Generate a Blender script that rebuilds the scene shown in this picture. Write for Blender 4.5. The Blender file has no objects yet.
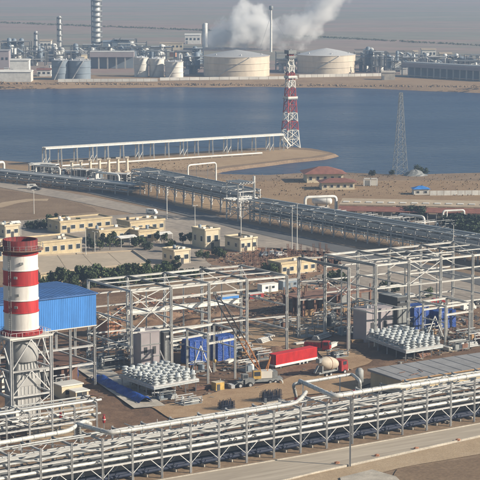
import bpy, math, random
from mathutils import Vector, Matrix, noise

random.seed(7)
R = random.Random(11)
sc = bpy.context.scene
COL = sc.collection

# ------------------------------------------------------------------ camera
F, YH, HC = 2000.0, -60.0, 105.0            # focal length and horizon in photo pixels, eye height in m
PITCH = math.atan((240 - YH) / F)
cd = bpy.data.cameras.new("camera"); cam = bpy.data.objects.new("camera", cd); COL.objects.link(cam)
cam.location = (0, 0, HC)
cam.rotation_euler = (math.pi / 2 - PITCH, 0, 0)
cd.sensor_fit = 'HORIZONTAL'; cd.sensor_width = 36
cd.angle = 2 * math.atan(240 / F)
cd.clip_start = 1; cd.clip_end = 40000
sc.camera = cam

# ------------------------------------------------------------------ light
SUN_EL, SUN_AZ = math.radians(25), math.atan2(-0.26, 0.965)     # azimuth measured from +X towards +Y
w = bpy.data.worlds.new("World"); sc.world = w; w.use_nodes = True
nt = w.node_tree; bg = nt.nodes["Background"]
sky = nt.nodes.new("ShaderNodeTexSky"); sky.sky_type = 'NISHITA'; sky.sun_disc = False
sky.sun_elevation = SUN_EL; sky.sun_rotation = math.pi / 2 - SUN_AZ
sky.air_density = 1.3; sky.dust_density = 0.8
nt.links.new(sky.outputs[0], bg.inputs[0]); bg.inputs[1].default_value = 0.06
sl = bpy.data.lights.new("sun", 'SUN'); sl.energy = 5.0; sl.angle = math.radians(0.6); sl.color = (1.0, 0.89, 0.73)
so = bpy.data.objects.new("sun", sl); COL.objects.link(so)
sd = Vector((math.cos(SUN_EL) * math.cos(SUN_AZ), math.cos(SUN_EL) * math.sin(SUN_AZ), math.sin(SUN_EL)))
so.rotation_euler = sd.to_track_quat('Z', 'Y').to_euler(); so.location = (0, 0, 500)
sc.view_settings.view_transform = 'Standard'; sc.view_settings.look = 'None'
sc.view_settings.gamma = 1; sc.view_settings.exposure = 0.6; sc.view_settings.use_curve_mapping = False
sc.cycles.use_denoising = True
sc.cycles.max_bounces = 5; sc.cycles.diffuse_bounces = 2; sc.cycles.glossy_bounces = 2
sc.cycles.volume_bounces = 3; sc.cycles.transparent_max_bounces = 6
sc.cycles.volume_max_steps = 128

# ------------------------------------------------------------------ photo pixel -> place
CP, SP = math.cos(PITCH), math.sin(PITCH)
def G(x, y, z=0.0):
    dx = (x - 240) / F; dy = -(y - 240) / F
    d = Vector((dx, CP + dy * SP, -SP + dy * CP))
    t = (z - HC) / d.z
    return d * t + Vector((0, 0, HC))
def PX(p):
    z = p.z - HC; zf = p.y * CP - z * SP
    return (240 + F * p.x / zf, 240 - F * (p.y * SP + z * CP) / zf, F / zf)
def ZT(x, yb, yt):                 # height of a thing standing at G(x, yb) whose top shows at yt
    p = G(x, yb); return (yb - yt) / PX(p)[2] / math.cos(PITCH + (yb + yt - 480) / 2 / F)
def M(x, y): return 1.0 / PX(G(x, y))[2]     # metres per photo pixel there
TH = math.radians(35)
U = Vector((math.cos(TH), math.sin(TH), 0)); V = Vector((-math.sin(TH), math.cos(TH), 0)); UP = Vector((0, 0, 1))

# ------------------------------------------------------------------ mesh helpers
class MB:
    def __init__(s): s.v = []; s.f = []; s.sm = []
    def add(s, vs, fs, smooth=False):
        o = len(s.v); s.v += [tuple(a) for a in vs]
        for f in fs: s.f.append([i + o for i in f]); s.sm.append(smooth)
        return s
    def box(s, c, d, rz=0, m=None):
        x, y, z = d[0] / 2, d[1] / 2, d[2] / 2
        vs = [Vector((a * x, b * y, e * z)) for e in (-1, 1) for a, b in ((-1, -1), (1, -1), (1, 1), (-1, 1))]
        if m is not None: vs = [m @ q for q in vs]
        elif rz:
            r = Matrix.Rotation(rz, 3, 'Z'); vs = [r @ q for q in vs]
        c = Vector(c); vs = [q + c for q in vs]
        return s.add(vs, [[0, 3, 2, 1], [4, 5, 6, 7], [0, 1, 5, 4], [1, 2, 6, 5], [2, 3, 7, 6], [3, 0, 4, 7]])
    def prism(s, poly, z0, z1):
        n = len(poly)
        vs = [(p[0], p[1], z0) for p in poly] + [(p[0], p[1], z1) for p in poly]
        return s.add(vs, [list(range(n))[::-1], list(range(n, 2 * n))] + [[i, (i + 1) % n, n + (i + 1) % n, n + i] for i in range(n)])
    def lathe(s, prof, n=24, c=(0, 0, 0), caps=True):
        c = Vector(c); vs = []
        for r, z in prof:
            vs += [c + Vector((r * math.cos(2 * math.pi * k / n), r * math.sin(2 * math.pi * k / n), z)) for k in range(n)]
        m = len(prof)
        s.add(vs, [[j * n + k, j * n + (k + 1) % n, (j + 1) * n + (k + 1) % n, (j + 1) * n + k] for j in range(m - 1) for k in range(n)], True)
        if caps:
            for j, rev in ((0, True), (m - 1, False)):
                if prof[j][0] > 1e-4:
                    q = vs[j * n:(j + 1) * n]; s.add(q, [list(range(n))[::-1] if rev else list(range(n))])
        return s
    def tube(s, pts, r, n=8, caps=True):
        pts = [Vector(p) for p in pts]; vs = []
        pu = None
        for i, p in enumerate(pts):
            t = ((pts[i + 1] - p) if i == 0 else (p - pts[i - 1]) if i == len(pts) - 1 else ((pts[i + 1] - p).normalized() + (p - pts[i - 1]).normalized())).normalized()
            if pu is None:
                pu = t.orthogonal().normalized()
            pu = (pu - t * pu.dot(t)).normalized(); pv = t.cross(pu)
            rr = r[i] if isinstance(r, (list, tuple)) else r
            vs += [p + (pu * math.cos(2 * math.pi * k / n) + pv * math.sin(2 * math.pi * k / n)) * rr for k in range(n)]
        s.add(vs, [[j * n + k, j * n + (k + 1) % n, (j + 1) * n + (k + 1) % n, (j + 1) * n + k] for j in range(len(pts) - 1) for k in range(n)], True)
        if caps:
            s.add(vs[:n], [list(range(n))[::-1]]); s.add(vs[-n:], [list(range(n))])
        return s
    def mesh(s, name="mesh"):
        me = bpy.data.meshes.new(name); me.from_pydata(s.v, [], s.f); me.update()
        me.polygons.foreach_set("use_smooth", s.sm); return me

def bend(pts, r, k=4):               # round the corners of a pipe run
    pts = [Vector(p) for p in pts]; out = [pts[0]]
    for a, b, c in zip(pts, pts[1:], pts[2:]):
        p = b + (a - b).normalized() * r; q = b + (c - b).normalized() * r
        for i in range(k + 1):
            t = i / k; out.append(p * (1 - t) ** 2 + b * 2 * t * (1 - t) + q * t * t)
    out.append(pts[-1]); return out

def obj(name, me, mat, parent=None, loc=None, rz=0, mw=None):
    if isinstance(me, MB): me = me.mesh(name)
    if mat is not None and len(me.materials) == 0: me.materials.append(mat)
    o = bpy.data.objects.new(name, me); COL.objects.link(o)
    if parent is not None: o.parent = parent
    if loc is not None: o.location = loc
    if rz: o.rotation_euler.z = rz
    if mw is not None: o.matrix_basis = mw
    return o
def tag(o, label, cat, group=None, kind=None):
    o["label"] = label
    if cat: o["category"] = cat
    if group: o["group"] = group
    if kind or cat: o["kind"] = kind or "thing"
    return o
def thing(name, label, cat, loc, rz=0.0, group=None):
    o = bpy.data.objects.new(name, None); COL.objects.link(o); o.empty_display_size = 1
    o.location = loc; o.rotation_euler.z = rz
    return tag(o, label, cat, group)
def structure(name, mb, mat):
    o = obj(name, mb, mat); o["kind"] = "structure"; return o
def copy_tree(o, parent=None):
    c = o.copy(); COL.objects.link(c); c.parent = parent
    for ch in list(o.children): copy_tree(ch, c)
    return c

_unit = {}
def unit(kind, mat):                 # shared unit-length members along z
    k = (kind, mat.name)
    if k in _unit: return _unit[k]
    m = MB()
    if kind == 'pipe':
        n = 12; vs = [(math.cos(2 * math.pi * i / n) / 2, math.sin(2 * math.pi * i / n) / 2, z) for z in (-.5, .5) for i in range(n)]
        m.add(vs, [[i, (i + 1) % n, n + (i + 1) % n, n + i] for i in range(n)], True); m.add(vs[:n], [list(range(n))[::-1]]); m.add(vs[n:], [list(range(n))])
    elif kind == 'I':                # I-section
        t = .16; b = .5
        p = [(-b, -.5), (b, -.5), (b, -.5 + t), (t / 2, -.5 + t), (t / 2, .5 - t), (b, .5 - t), (b, .5), (-b, .5), (-b, .5 - t), (-t / 2, .5 - t), (-t / 2, -.5 + t), (-b, -.5 + t)]
        n = 12; vs = [(x, y, z) for z in (-.5, .5) for x, y in p]
        m.add(vs, [[i, (i + 1) % n, n + (i + 1) % n, n + i] for i in range(n)])
        for o_, rev in ((0, 1), (12, 0)):
            for q in ([0, 1, 2, 11], [10, 3, 4, 9], [8, 5, 6, 7]):
                q = [a + o_ for a in q]; m.f.append(q[::-1] if rev else q); m.sm.append(False)
    else:
        m.box((0, 0, 0), (1, 1, 1))
    me = m.mesh("unit_" + kind); me.materials.append(mat); _unit[k] = me
    return me
def mem(parent, name, p0, p1, a, b, mat, kind='I', ref=None):
    """a straight member from p0 to p1 (in the parent's space), section a x b"""
    p0 = Vector(p0); p1 = Vector(p1); d = p1 - p0; L = d.length; t = d.normalized()
    rf = ref or (UP if abs(t.z) < .9 else Vector((1, 0, 0)))
    x = rf.cross(t)
    if x.length < 1e-4: x = Vector((1, 0, 0)).cross(t)
    x.normalize(); y = t.cross(x)
    mt = Matrix(((x.x * a, y.x * b, t.x * L, (p0.x + p1.x) / 2), (x.y * a, y.y * b, t.y * L, (p0.y + p1.y) / 2), (x.z * a, y.z * b, t.z * L, (p0.z + p1.z) / 2), (0, 0, 0, 1)))
    o = bpy.data.objects.new(name, unit(kind, mat)); COL.objects.link(o); o.parent = parent; o.matrix_basis = mt
    return o
def bx(parent, name, c, d, mat, rz=0):
    return obj(name, MB().box((0, 0, 0), d), mat, parent, c, rz)

ORD = ["leftmost", "second from the left", "third from the left", "fourth from the left", "fifth from the left", "sixth from the left", "seventh from the left",
       "eighth from the left", "ninth from the left", "tenth from the left", "eleventh from the left", "twelfth from the left", "thirteenth from the left", "fourteenth from the left",
       "fifteenth from the left", "sixteenth from the left", "seventeenth from the left", "eighteenth from the left", "nineteenth from the left", "twentieth from the left"] + ["twenty-" + q + " from the left" for q in ("first", "second", "third", "fourth", "fifth", "sixth")]
def order(things, fmt):              # label alike things by their order in the picture
    things = sorted(things, key=lambda o: PX(o.location)[0])
    for i, o in enumerate(things):
        n = len(things)
        w_ = ORD[i] if i <= (n - 1) / 2 else "rightmost" if i == n - 1 else ORD[n - 1 - i].replace("left", "right")
        o["label"] = fmt.format(w_)

# ------------------------------------------------------------------ materials
def mat(name, col, rough=.7, metal=0., var=.12, scale=.6, bump=0., col2=None, stretch=None, rnd=.1, spec=.4, detail=5., fine=0., rot=0.):
    m = bpy.data.materials.new(name); m.use_nodes = True; t = m.node_tree; b = t.nodes["Principled BSDF"]
    b.inputs["Roughness"].default_value = rough; b.inputs["Metallic"].default_value = metal
    b.inputs["Specular IOR Level"].default_value = spec
    ge = t.nodes.new("ShaderNodeNewGeometry"); mp = t.nodes.new("ShaderNodeMapping"); src = ge.outputs["Position"]
    if rot:
        m0 = t.nodes.new("ShaderNodeMapping"); m0.inputs["Rotation"].default_value = (0, 0, -rot); t.links.new(src, m0.inputs[0]); src = m0.outputs[0]
    t.links.new(src, mp.inputs[0])
    if stretch: mp.inputs["Scale"].default_value = stretch
    nz = t.nodes.new("ShaderNodeTexNoise"); nz.inputs["Scale"].default_value = scale; nz.inputs["Detail"].default_value = detail; nz.inputs["Roughness"].default_value = .62
    t.links.new(mp.outputs[0], nz.inputs[0])
    rp = t.nodes.new("ShaderNodeValToRGB"); rp.color_ramp.elements[0].position = .33; rp.color_ramp.elements[1].position = .67
    c2 = col2 or tuple(min(1, c * (1 + var)) for c in col); c1 = tuple(c * (1 - var) for c in col) if not col2 else col
    rp.color_ramp.elements[0].color = (*c1, 1); rp.color_ramp.elements[1].color = (*c2, 1)
    t.links.new(nz.outputs[0], rp.inputs[0]); out = rp.outputs[0]
    oi = t.nodes.new("ShaderNodeObjectInfo"); mr = t.nodes.new("ShaderNodeMapRange"); mr.inputs[3].default_value = 1 - rnd; mr.inputs[4].default_value = 1 + rnd
    t.links.new(oi.outputs["Random"], mr.inputs[0])
    if fine:
        n3 = t.nodes.new("ShaderNodeTexNoise"); n3.inputs["Scale"].default_value = scale * 9; n3.inputs["Detail"].default_value = 4
        t.links.new(mp.outputs[0], n3.inputs[0]); m3 = t.nodes.new("ShaderNodeMapRange"); m3.inputs[1].default_value = .25; m3.inputs[2].default_value = .75
        m3.inputs[3].default_value = 1 - fine; m3.inputs[4].default_value = 1 + fine; t.links.new(n3.outputs[0], m3.inputs[0])
        mm = t.nodes.new("ShaderNodeMath"); mm.operation = 'MULTIPLY'; t.links.new(mr.outputs[0], mm.inputs[0]); t.links.new(m3.outputs[0], mm.inputs[1]); mr = mm
    mu = t.nodes.new("ShaderNodeVectorMath"); mu.operation = 'SCALE'; t.links.new(out, mu.inputs[0]); t.links.new(mr.outputs[0], mu.inputs["Scale"])
    t.links.new(mu.outputs[0], b.inputs["Base Color"])
    if bump:
        n2 = t.nodes.new("ShaderNodeTexNoise"); n2.inputs["Scale"].default_value = scale * 3; n2.inputs["Detail"].default_value = 6
        t.links.new(mp.outputs[0], n2.inputs[0]); bp = t.nodes.new("ShaderNodeBump"); bp.inputs["Strength"].default_value = 1; bp.inputs["Distance"].default_value = bump
        t.links.new(n2.outputs[0], bp.inputs["Height"]); t.links.new(bp.outputs[0], b.inputs["Normal"])
    return m

K = {}
K['steel'] = mat('galvanised_steel', (.45, .45, .445), .55, .0, .16, 1.5, rnd=.22)
K['frame'] = mat('pale_primed_steel', (.50, .495, .47), .6, .0, .14, .9, rnd=.14, fine=.1)
K['steel_dk'] = mat('weathered_steel', (.20, .21, .21), .6, .0, .2, 1.5, rnd=.2)
K['pipe'] = mat('aluminium_pipe_jacket', (.46, .46, .44), .42, .0, .2, 1.4, rnd=.22, spec=.6)
K['pipe_dull'] = mat('dull_pipe', (.35, .36, .355), .5, .0, .16, .8, rnd=.22)
K['pipe_dk'] = mat('dark_pipe', (.10, .11, .115), .55, .0, .2, .8, rnd=.3)
K['white'] = mat('white_paint', (.62, .61, .575), .55, 0, .14, .5, fine=.06)
K['offwhite'] = mat('weathered_white_paint', (.60, .58, .53), .6, 0, .12, .12)
K['red'] = mat('red_paint', (.28, .022, .022), .55, 0, .25, 1.2)
K['redbox'] = mat('container_red', (.50, .016, .018), .5, 0, .16, .8, rnd=.03, fine=.08, stretch=(1, 1, .4))
K['sootred'] = mat('sooty_red_paint', (.055, .012, .012), .7, 0, .3, .5, stretch=(2.5, 2.5, .2), fine=.2, col2=(.22, .02, .022))
K['stackred'] = mat('stack_red_paint', (.38, .022, .024), .6, 0, .24, .5, stretch=(2.5, 2.5, .25), fine=.12)
K['stackwhite'] = mat('stack_white_paint', (.66, .63, .59), .6, 0, .13, .5, stretch=(2.5, 2.5, .25), fine=.08)
K['blue'] = mat('blue_cladding', (.045, .20, .54), .5, 0, .16, .5, rnd=.05, stretch=(1, 1, .2), fine=.06)
K['blueroof'] = mat('blue_roof_sheet', (.045, .12, .31), .55, 0, .2, .35, rnd=.05, fine=.1)
K['tarp'] = mat('blue_tarpaulin', (.012, .055, .26), .5, 0, .3, .8, bump=.15)
K['yellow'] = mat('sand_yellow_render', (.47, .385, .245), .85, 0, .14, .5, rnd=.1, stretch=(1, 1, .3), fine=.08)
K['cream'] = mat('cream_render', (.56, .485, .35), .85, 0, .08, .3)
K['flatroof'] = mat('flat_roof_screed', (.36, .29, .205), .9, 0, .14, .18, fine=.1)
K['sandroof'] = mat('pale_sand_roof', (.40, .33, .245), .9, 0, .10, .10, fine=.08)
K['greyroof'] = mat('grey_roof_felt', (.24, .24, .245), .85, 0, .14, .25, fine=.12)
K['brownroof'] = mat('brown_roof_tile', (.20, .085, .062), .8, 0, .2, .5)
K['glass'] = mat('dark_window_glass', (.035, .045, .055), .12, 0, .2, .5, spec=.6)
K['shade'] = mat('dark_grille', (.05, .052, .055), .8, 0, .2, .5)
K['lilac'] = mat('grey_enclosure_panel', (.30, .27, .28), .75, 0, .07, .3)
K['duct'] = mat('grey_duct_cladding', (.31, .31, .305), .6, 0, .2, .6, stretch=(1, 1, .3))
K['concrete'] = mat('concrete', (.38, .345, .29), .9, 0, .2, .3, fine=.18)
K['road'] = mat('concrete_road', (.30, .255, .20), .9, 0, .12, .55, fine=.16, bump=.02, col2=(.44, .385, .31), stretch=(.05, 1, 1), rot=math.radians(33), detail=8)
K['asphalt'] = mat('asphalt', (.105, .105, .105), .9, 0, .2, .08, fine=.15)
K['greyyard'] = mat('grey_gravel_yard', (.20, .172, .145), .95, 0, .2, .05, col2=(.33, .28, .225), fine=.25, detail=8)
K['drum'] = mat('pale_drum_paint', (.38, .41, .42), .5, 0, .2, 1.2, rnd=.2)
K['wood'] = mat('timber', (.30, .19, .10), .85, 0, .2, 1., rnd=.3)
K['orange'] = mat('orange_paint', (.40, .16, .045), .6, 0, .25, 1.5)
K['yellowpaint'] = mat('yellow_machine_paint', (.46, .30, .08), .6, 0, .25, 1.5)
K['rubber'] = mat('tyre_rubber', (.02, .02, .02), .85, 0, .2, 1.)
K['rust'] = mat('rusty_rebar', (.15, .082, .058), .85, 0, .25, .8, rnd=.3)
K['bluebar_shade'] = mat('blue_bar_and_shade', (.010, .016, .036), .7, 0, .3, 1., rnd=.3)  # navy of the starter bars; also the painted shade on the added pipes
K['bark'] = mat('bark', (.10, .075, .05), .9, 0, .2, 2.)
K['slate'] = mat('blue_grey_tank_paint', (.17, .21, .25), .6, 0, .12, .1)
K['tankcream'] = mat('cream_tank_paint', (.56, .49, .39), .6, 0, .14, .15, stretch=(1, 1, .25), fine=.06)
K['beige'] = mat('beige_drum', (.46, .40, .32), .6, 0, .18, .8)
K['rock'] = mat('rock', (.26, .20, .14), .95, 0, .25, .5)
K['drygrass'] = mat('dry_scrub_leaves', (.23, .155, .085), .9, 0, .3, .3)
K['terra'] = mat('terracotta', (.36, .17, .10), .85, 0, .15, .5)

def ground_mat(name, cols, s1, s2, bump, wet=None, stretch=None):
    m = bpy.data.materials.new(name); m.use_nodes = True; t = m.node_tree; b = t.nodes["Principled BSDF"]
    b.inputs["Roughness"].default_value = .95; b.inputs["Specular IOR Level"].default_value = .15
    ge = t.nodes.new("ShaderNodeNewGeometry"); mp = t.nodes.new("ShaderNodeMapping"); t.links.new(ge.outputs["Position"], mp.inputs[0])
    if stretch: mp.inputs["Scale"].default_value = stretch
    def nz(s, d=6, r=.6):
        n = t.nodes.new("ShaderNodeTexNoise"); n.inputs["Scale"].default_value = s; n.inputs["Detail"].default_value = d; n.inputs["Roughness"].default_value = r
        t.links.new(mp.outputs[0], n.inputs[0]); return n.outputs[0]
    rp = t.nodes.new("ShaderNodeValToRGB"); cr = rp.color_ramp
    while len(cr.elements) < len(cols): cr.elements.new(.5)
    for i, c in enumerate(cols):
        cr.elements[i].position = .28 + .44 * i / (len(cols) - 1); cr.elements[i].color = (*c, 1)
    mx = t.nodes.new("ShaderNodeMix"); mx.data_type = 'FLOAT'; mx.inputs[0].default_value = .5
    t.links.new(nz(s1), mx.inputs[2]); t.links.new(nz(s2), mx.inputs[3]); t.links.new(mx.outputs[0], rp.inputs[0])
    fn = t.nodes.new("ShaderNodeMapRange"); fn.inputs[1].default_value = .25; fn.inputs[2].default_value = .75; fn.inputs[3].default_value = .72; fn.inputs[4].default_value = 1.28
    t.links.new(nz(s2 * 12, 4), fn.inputs[0])
    sc_ = t.nodes.new("ShaderNodeVectorMath"); sc_.operation = 'SCALE'; t.links.new(rp.outputs[0], sc_.inputs[0]); t.links.new(fn.outputs[0], sc_.inputs["Scale"])
    t.links.new(sc_.outputs[0], b.inputs["Base Color"])
    if bump:
        bp = t.nodes.new("ShaderNodeBump"); bp.inputs["Distance"].default_value = bump; t.links.new(nz(s2 * 5, 7), bp.inputs["Height"]); t.links.new(bp.outputs[0], b.inputs["Normal"])
    return m
K['earth'] = ground_mat('dry_earth', [(.15, .105, .07), (.23, .165, .11), (.31, .235, .165)], .012, .09, .12)
K['yard'] = ground_mat('construction_soil', [(.075, .05, .036), (.16, .10, .064), (.28, .19, .12)], .035, .22, .15)
K['tan'] = ground_mat('tan_sand', [(.27, .185, .11), (.34, .24, .145), (.40, .30, .195)], .02, .15, .08)
K['brown'] = ground_mat('brown_field', [(.15, .10, .065), (.20, .14, .09), (.26, .19, .125)], .02, .12, .1)
K['scrub'] = ground_mat('dry_scrub', [(.20, .125, .075), (.28, .19, .11), (.33, .24, .15)], .03, .25, .2)
K['plain'] = ground_mat('far_plain', [(.15, .12, .105), (.27, .195, .165), (.18, .185, .145), (.36, .27, .23)], .0035, .016, .0, stretch=(.16, 1, 1))
K['pad'] = ground_mat('sandy_pad', [(.30, .22, .14), (.37, .28, .185), (.42, .33, .23)], .06, .3, .04)
K['redsoil'] = ground_mat('red_rebar_yard', [(.13, .075, .05), (.22, .14, .095), (.30, .21, .145)], .06, .35, .2)

def water_mat():
    m = bpy.data.materials.new('lake_water'); m.use_nodes = True; t = m.node_tree; b = t.nodes["Principled BSDF"]
    b.inputs["Base Color"].default_value = (.010, .036, .095, 1); b.inputs["Roughness"].default_value = .22; b.inputs["IOR"].default_value = 1.33
    b.inputs["Specular IOR Level"].default_value = .22
    ge = t.nodes.new("ShaderNodeNewGeometry"); mp = t.nodes.new("ShaderNodeMapping"); mp.inputs["Scale"].default_value = (.5, 1, 1); t.links.new(ge.outputs["Position"], mp.inputs[0])
    n = t.nodes.new("ShaderNodeTexNoise"); n.inputs["Scale"].default_value = .35; n.inputs["Detail"].default_value = 5; t.links.new(mp.outputs[0], n.inputs[0])
    bp = t.nodes.new("ShaderNodeBump"); bp.inputs["Distance"].default_value = .9; t.links.new(n.outputs[0], bp.inputs["Height"]); t.links.new(bp.outputs[0], b.inputs["Normal"])
    n2 = t.nodes.new("ShaderNodeTexNoise"); n2.inputs["Scale"].default_value = .012; n2.inputs["Detail"].default_value = 4; t.links.new(mp.outputs[0], n2.inputs[0])
    mr = t.nodes.new("ShaderNodeMapRange"); mr.inputs[1].default_value = .3; mr.inputs[2].default_value = .7; mr.inputs[3].default_value = .2; mr.inputs[4].default_value = .34
    t.links.new(n2.outputs[0], mr.inputs[0]); t.links.new(mr.outputs[0], b.inputs["Roughness"])
    return m
K['water'] = water_mat()
def leaf_mat(name, c):
    m = mat(name, c, .7, 0, .55, 1.6, rnd=.35, spec=.2); return m
K['leaf'] = leaf_mat('dark_green_leaves', (.050, .070, .028))
K['leaf2'] = leaf_mat('olive_leaves', (.085, .092, .042))
K['leafdk'] = leaf_mat('evergreen_leaves', (.028, .042, .022))

# ------------------------------------------------------------------ the land and the lake
def fine_edge(pts, step, amp, seed):
    out = []
    for a, b in zip(pts, pts[1:]):
        n = max(1, int((b - a).length / step)); pr = Vector((-(b - a).y, (b - a).x, 0)).normalized()
        for i in range(n):
            p = a.lerp(b, i / n); out.append(p + pr * amp * (noise.noise(Vector((p.x * .03, p.y * .03, seed))) + .5 * noise.noise(Vector((p.x * .12, p.y * .12, seed + 9)))))
    out.append(pts[-1]); return out
WZ = -1.2
structure('lake_water', MB().add([(-9000, 500, WZ), (9000, 500, WZ), (9000, 2600, WZ), (-9000, 2600, WZ)], [[0, 1, 2, 3]]), K['water'])
shore = [G(x, y) for x, y in ((-900, 130), (-200, 146), (-40, 157), (0, 160), (25, 162), (46, 163), (52, 160), (100, 157.5), (150, 154.5), (200, 151.5), (250, 148.5), (285, 146.5), (312, 148.5), (330, 152), (336, 154),
                              (322, 157), (293, 160), (260, 164), (228, 168), (212, 171), (222, 174), (267, 175), (300, 173), (320, 170.5), (350, 173), (400, 174.5), (450, 173.5), (480, 173), (560, 171), (1400, 150))]
shore = fine_edge(shore, 6, 2.2, 3.0)
def land_from_edge(name, edge, back, mt, out_dir):
    """flat land whose edge slopes down into the lake"""
    m = MB(); n = len(edge)
    import bmesh
    bm = bmesh.new()
    top = [bm.verts.new((p.x, p.y, 0)) for p in edge] + [bm.verts.new((p.x, p.y, 0)) for p in back]
    f = bm.faces.new(top); bmesh.ops.triangulate(bm, faces=[f])
    low = []
    for i, p in enumerate(edge):
        t = (edge[min(i + 1, n - 1)] - edge[max(i - 1, 0)]).normalized(); q = p + Vector((-t.y, t.x, 0)) * 3.5 * out_dir
        low.append(bm.verts.new((q.x, q.y, WZ - 1)))
    for i in range(n - 1):
        try: bm.faces.new((top[i], low[i], low[i + 1], top[i + 1]) if out_dir < 0 else (top[i], top[i + 1], low[i + 1], low[i]))
        except ValueError: pass
    bmesh.ops.recalc_face_normals(bm, faces=bm.faces)
    me = bpy.data.meshes.new(name); bm.to_mesh(me); bm.free()
    if sum(p.normal.z * p.area for p in me.polygons) < 0: me.flip_normals()
    o = obj(name, me, mt); o["kind"] = "structure"; return o
land_from_edge('ground', shore, [Vector((9000, 900, 0)), Vector((9000, -2500, 0)), Vector((-9000, -2500, 0)), Vector((-9000, 1200, 0))], K['earth'], 1)
# far shore: a low bank climbing to the plain
fs = [G(x, y, WZ) for x, y in ((-1200, 62), (-300, 82), (-60, 88.5), (0, 89.5), (80, 88), (160, 87.5), (240, 87), (320, 87.5), (380, 89), (430, 91), (480, 93), (600, 96), (1500, 120))]
fs = fine_edge(fs, 14, 7, 5.0)
m = MB(); prof = [(-8, WZ - 1), (0, WZ + .1), (10, 1.6), (26, 2.0), (40, 2.2), (60, 2.2), (90, 2.2)]
n = len(fs)
for i, p in enumerate(fs):
    for dy, z in prof: m.v.append((p.x, p.y + dy, z + (.5 * noise.noise(Vector((p.x * .05, dy * .1, 2))) if 0 < dy < 60 else 0)))
k = len(prof)
for i in range(n - 1):
    for j in range(k - 1): m.f.append([i * k + j, (i + 1) * k + j, (i + 1) * k + j + 1, i * k + j + 1]); m.sm.append(True)
structure('far_bank', m, K['scrub'])
PZ = 2.2                                       # level of the far plain
m = MB(); m.v = [(fs[i].x, fs[i].y + 90, PZ) for i in range(n)] + [(9500, 14000, PZ), (-9500, 14000, PZ)]
m.f = [list(range(n)) + [n, n + 1]]; m.sm = [False]
structure('far_plain', m, K['plain'])

def GF(x, y, z=PZ): return G(x, y, z)
def sheet(name, px, z, mt, zg=0):
    pts = [G(x, y, zg) for x, y in px]
    m = MB().add([(p.x, p.y, z) for p in pts], [list(range(len(pts)))]); o = structure(name, m, mt)
    if o.data.polygons[0].normal.z < 0: o.data.flip_normals()
    return o
def blotch(name, px, z, mt, amp=2.0, seed=1.0):
    pts = [G(x, y) for x, y in px]; pts = fine_edge(pts + [pts[0]], 1.5, amp, seed)[:-1]
    import bmesh
    bm = bmesh.new(); f_ = bm.faces.new([bm.verts.new((p.x, p.y, z)) for p in pts]); bmesh.ops.triangulate(bm, faces=[f_]); me = bpy.data.meshes.new(name); bm.to_mesh(me); bm.free()
    if sum(p.normal.z for p in me.polygons) < 0: me.flip_normals()
    o = obj(name, me, mt); o["kind"] = "structure"; return o
def strip(name, px, wd, z, mt):
    pts = [G(x, y) for x, y in px]; m = MB(); n = len(pts)
    for i, p in enumerate(pts):
        t = (pts[min(i + 1, n - 1)] - pts[max(i - 1, 0)]).normalized(); q = Vector((-t.y, t.x, 0)) * wd / 2
        m.v += [(*(p - q).xy, z), (*(p + q).xy, z)]
    for i in range(n - 1): m.f.append([2 * i, 2 * i + 2, 2 * i + 3, 2 * i + 1]); m.sm.append(False)
    return structure(name, m, mt)

blotch('scrub_land', [(-60, 166), (60, 166), (200, 176), (240, 182), (300, 180), (480, 181), (620, 181), (620, 215), (480, 212), (330, 205), (240, 205), (150, 195), (60, 178), (-60, 172)], .03, K['scrub'], 3, 13.0)
blotch('peninsula_sand', [(60, 162.5), (100, 159.5), (150, 157), (200, 154), (250, 151), (285, 149), (310, 150.5), (328, 153.5), (310, 157), (293, 158.5), (258, 162.5), (226, 166), (205, 170), (150, 170), (90, 168)], .04, K['tan'], 2, 18.2)
blotch('brown_field', [(-80, 186), (0, 189), (60, 198), (95, 207), (100, 212), (60, 215), (30, 220), (-80, 222)], .05, K['brown'], 4, 14.3)
strip('dirt_track', [(-40, 212), (-5, 207), (10, 203), (30, 200), (48, 200)], 7, .09, K['pad'])
sheet('grey_yard', [(150, 214), (240, 230), (330, 250), (480, 282), (640, 320), (640, 362), (480, 330), (400, 312), (330, 296), (260, 268), (200, 250), (150, 232)], .05, K['greyyard'])
strip('service_road', [(-80, 174), (0, 184), (80, 198.5), (150, 213), (190, 222), (240, 236), (330, 258), (480, 294), (620, 332)], 13, .10, K['greyyard'])
strip('lower_road', [(60, 184), (110, 195), (165, 207), (240, 226), (330, 247), (480, 281), (620, 316)], 10, .14, K['asphalt'])
blotch('tan_lot', [(165, 191), (200, 192), (225, 199), (236, 206), (205, 211), (175, 206)], .06, K['tan'], 3, 9.1)
sheet('courtyard', [(-60, 226), (60, 218), (140, 214), (200, 226), (270, 246), (300, 262), (200, 275), (100, 262), (-60, 262)], .07, K['greyyard'])
blotch('rebar_yard_soil', [(205, 250), (250, 246), (330, 252), (345, 268), (300, 285), (215, 275)], .10, K['redsoil'], 3, 19.5)

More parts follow.
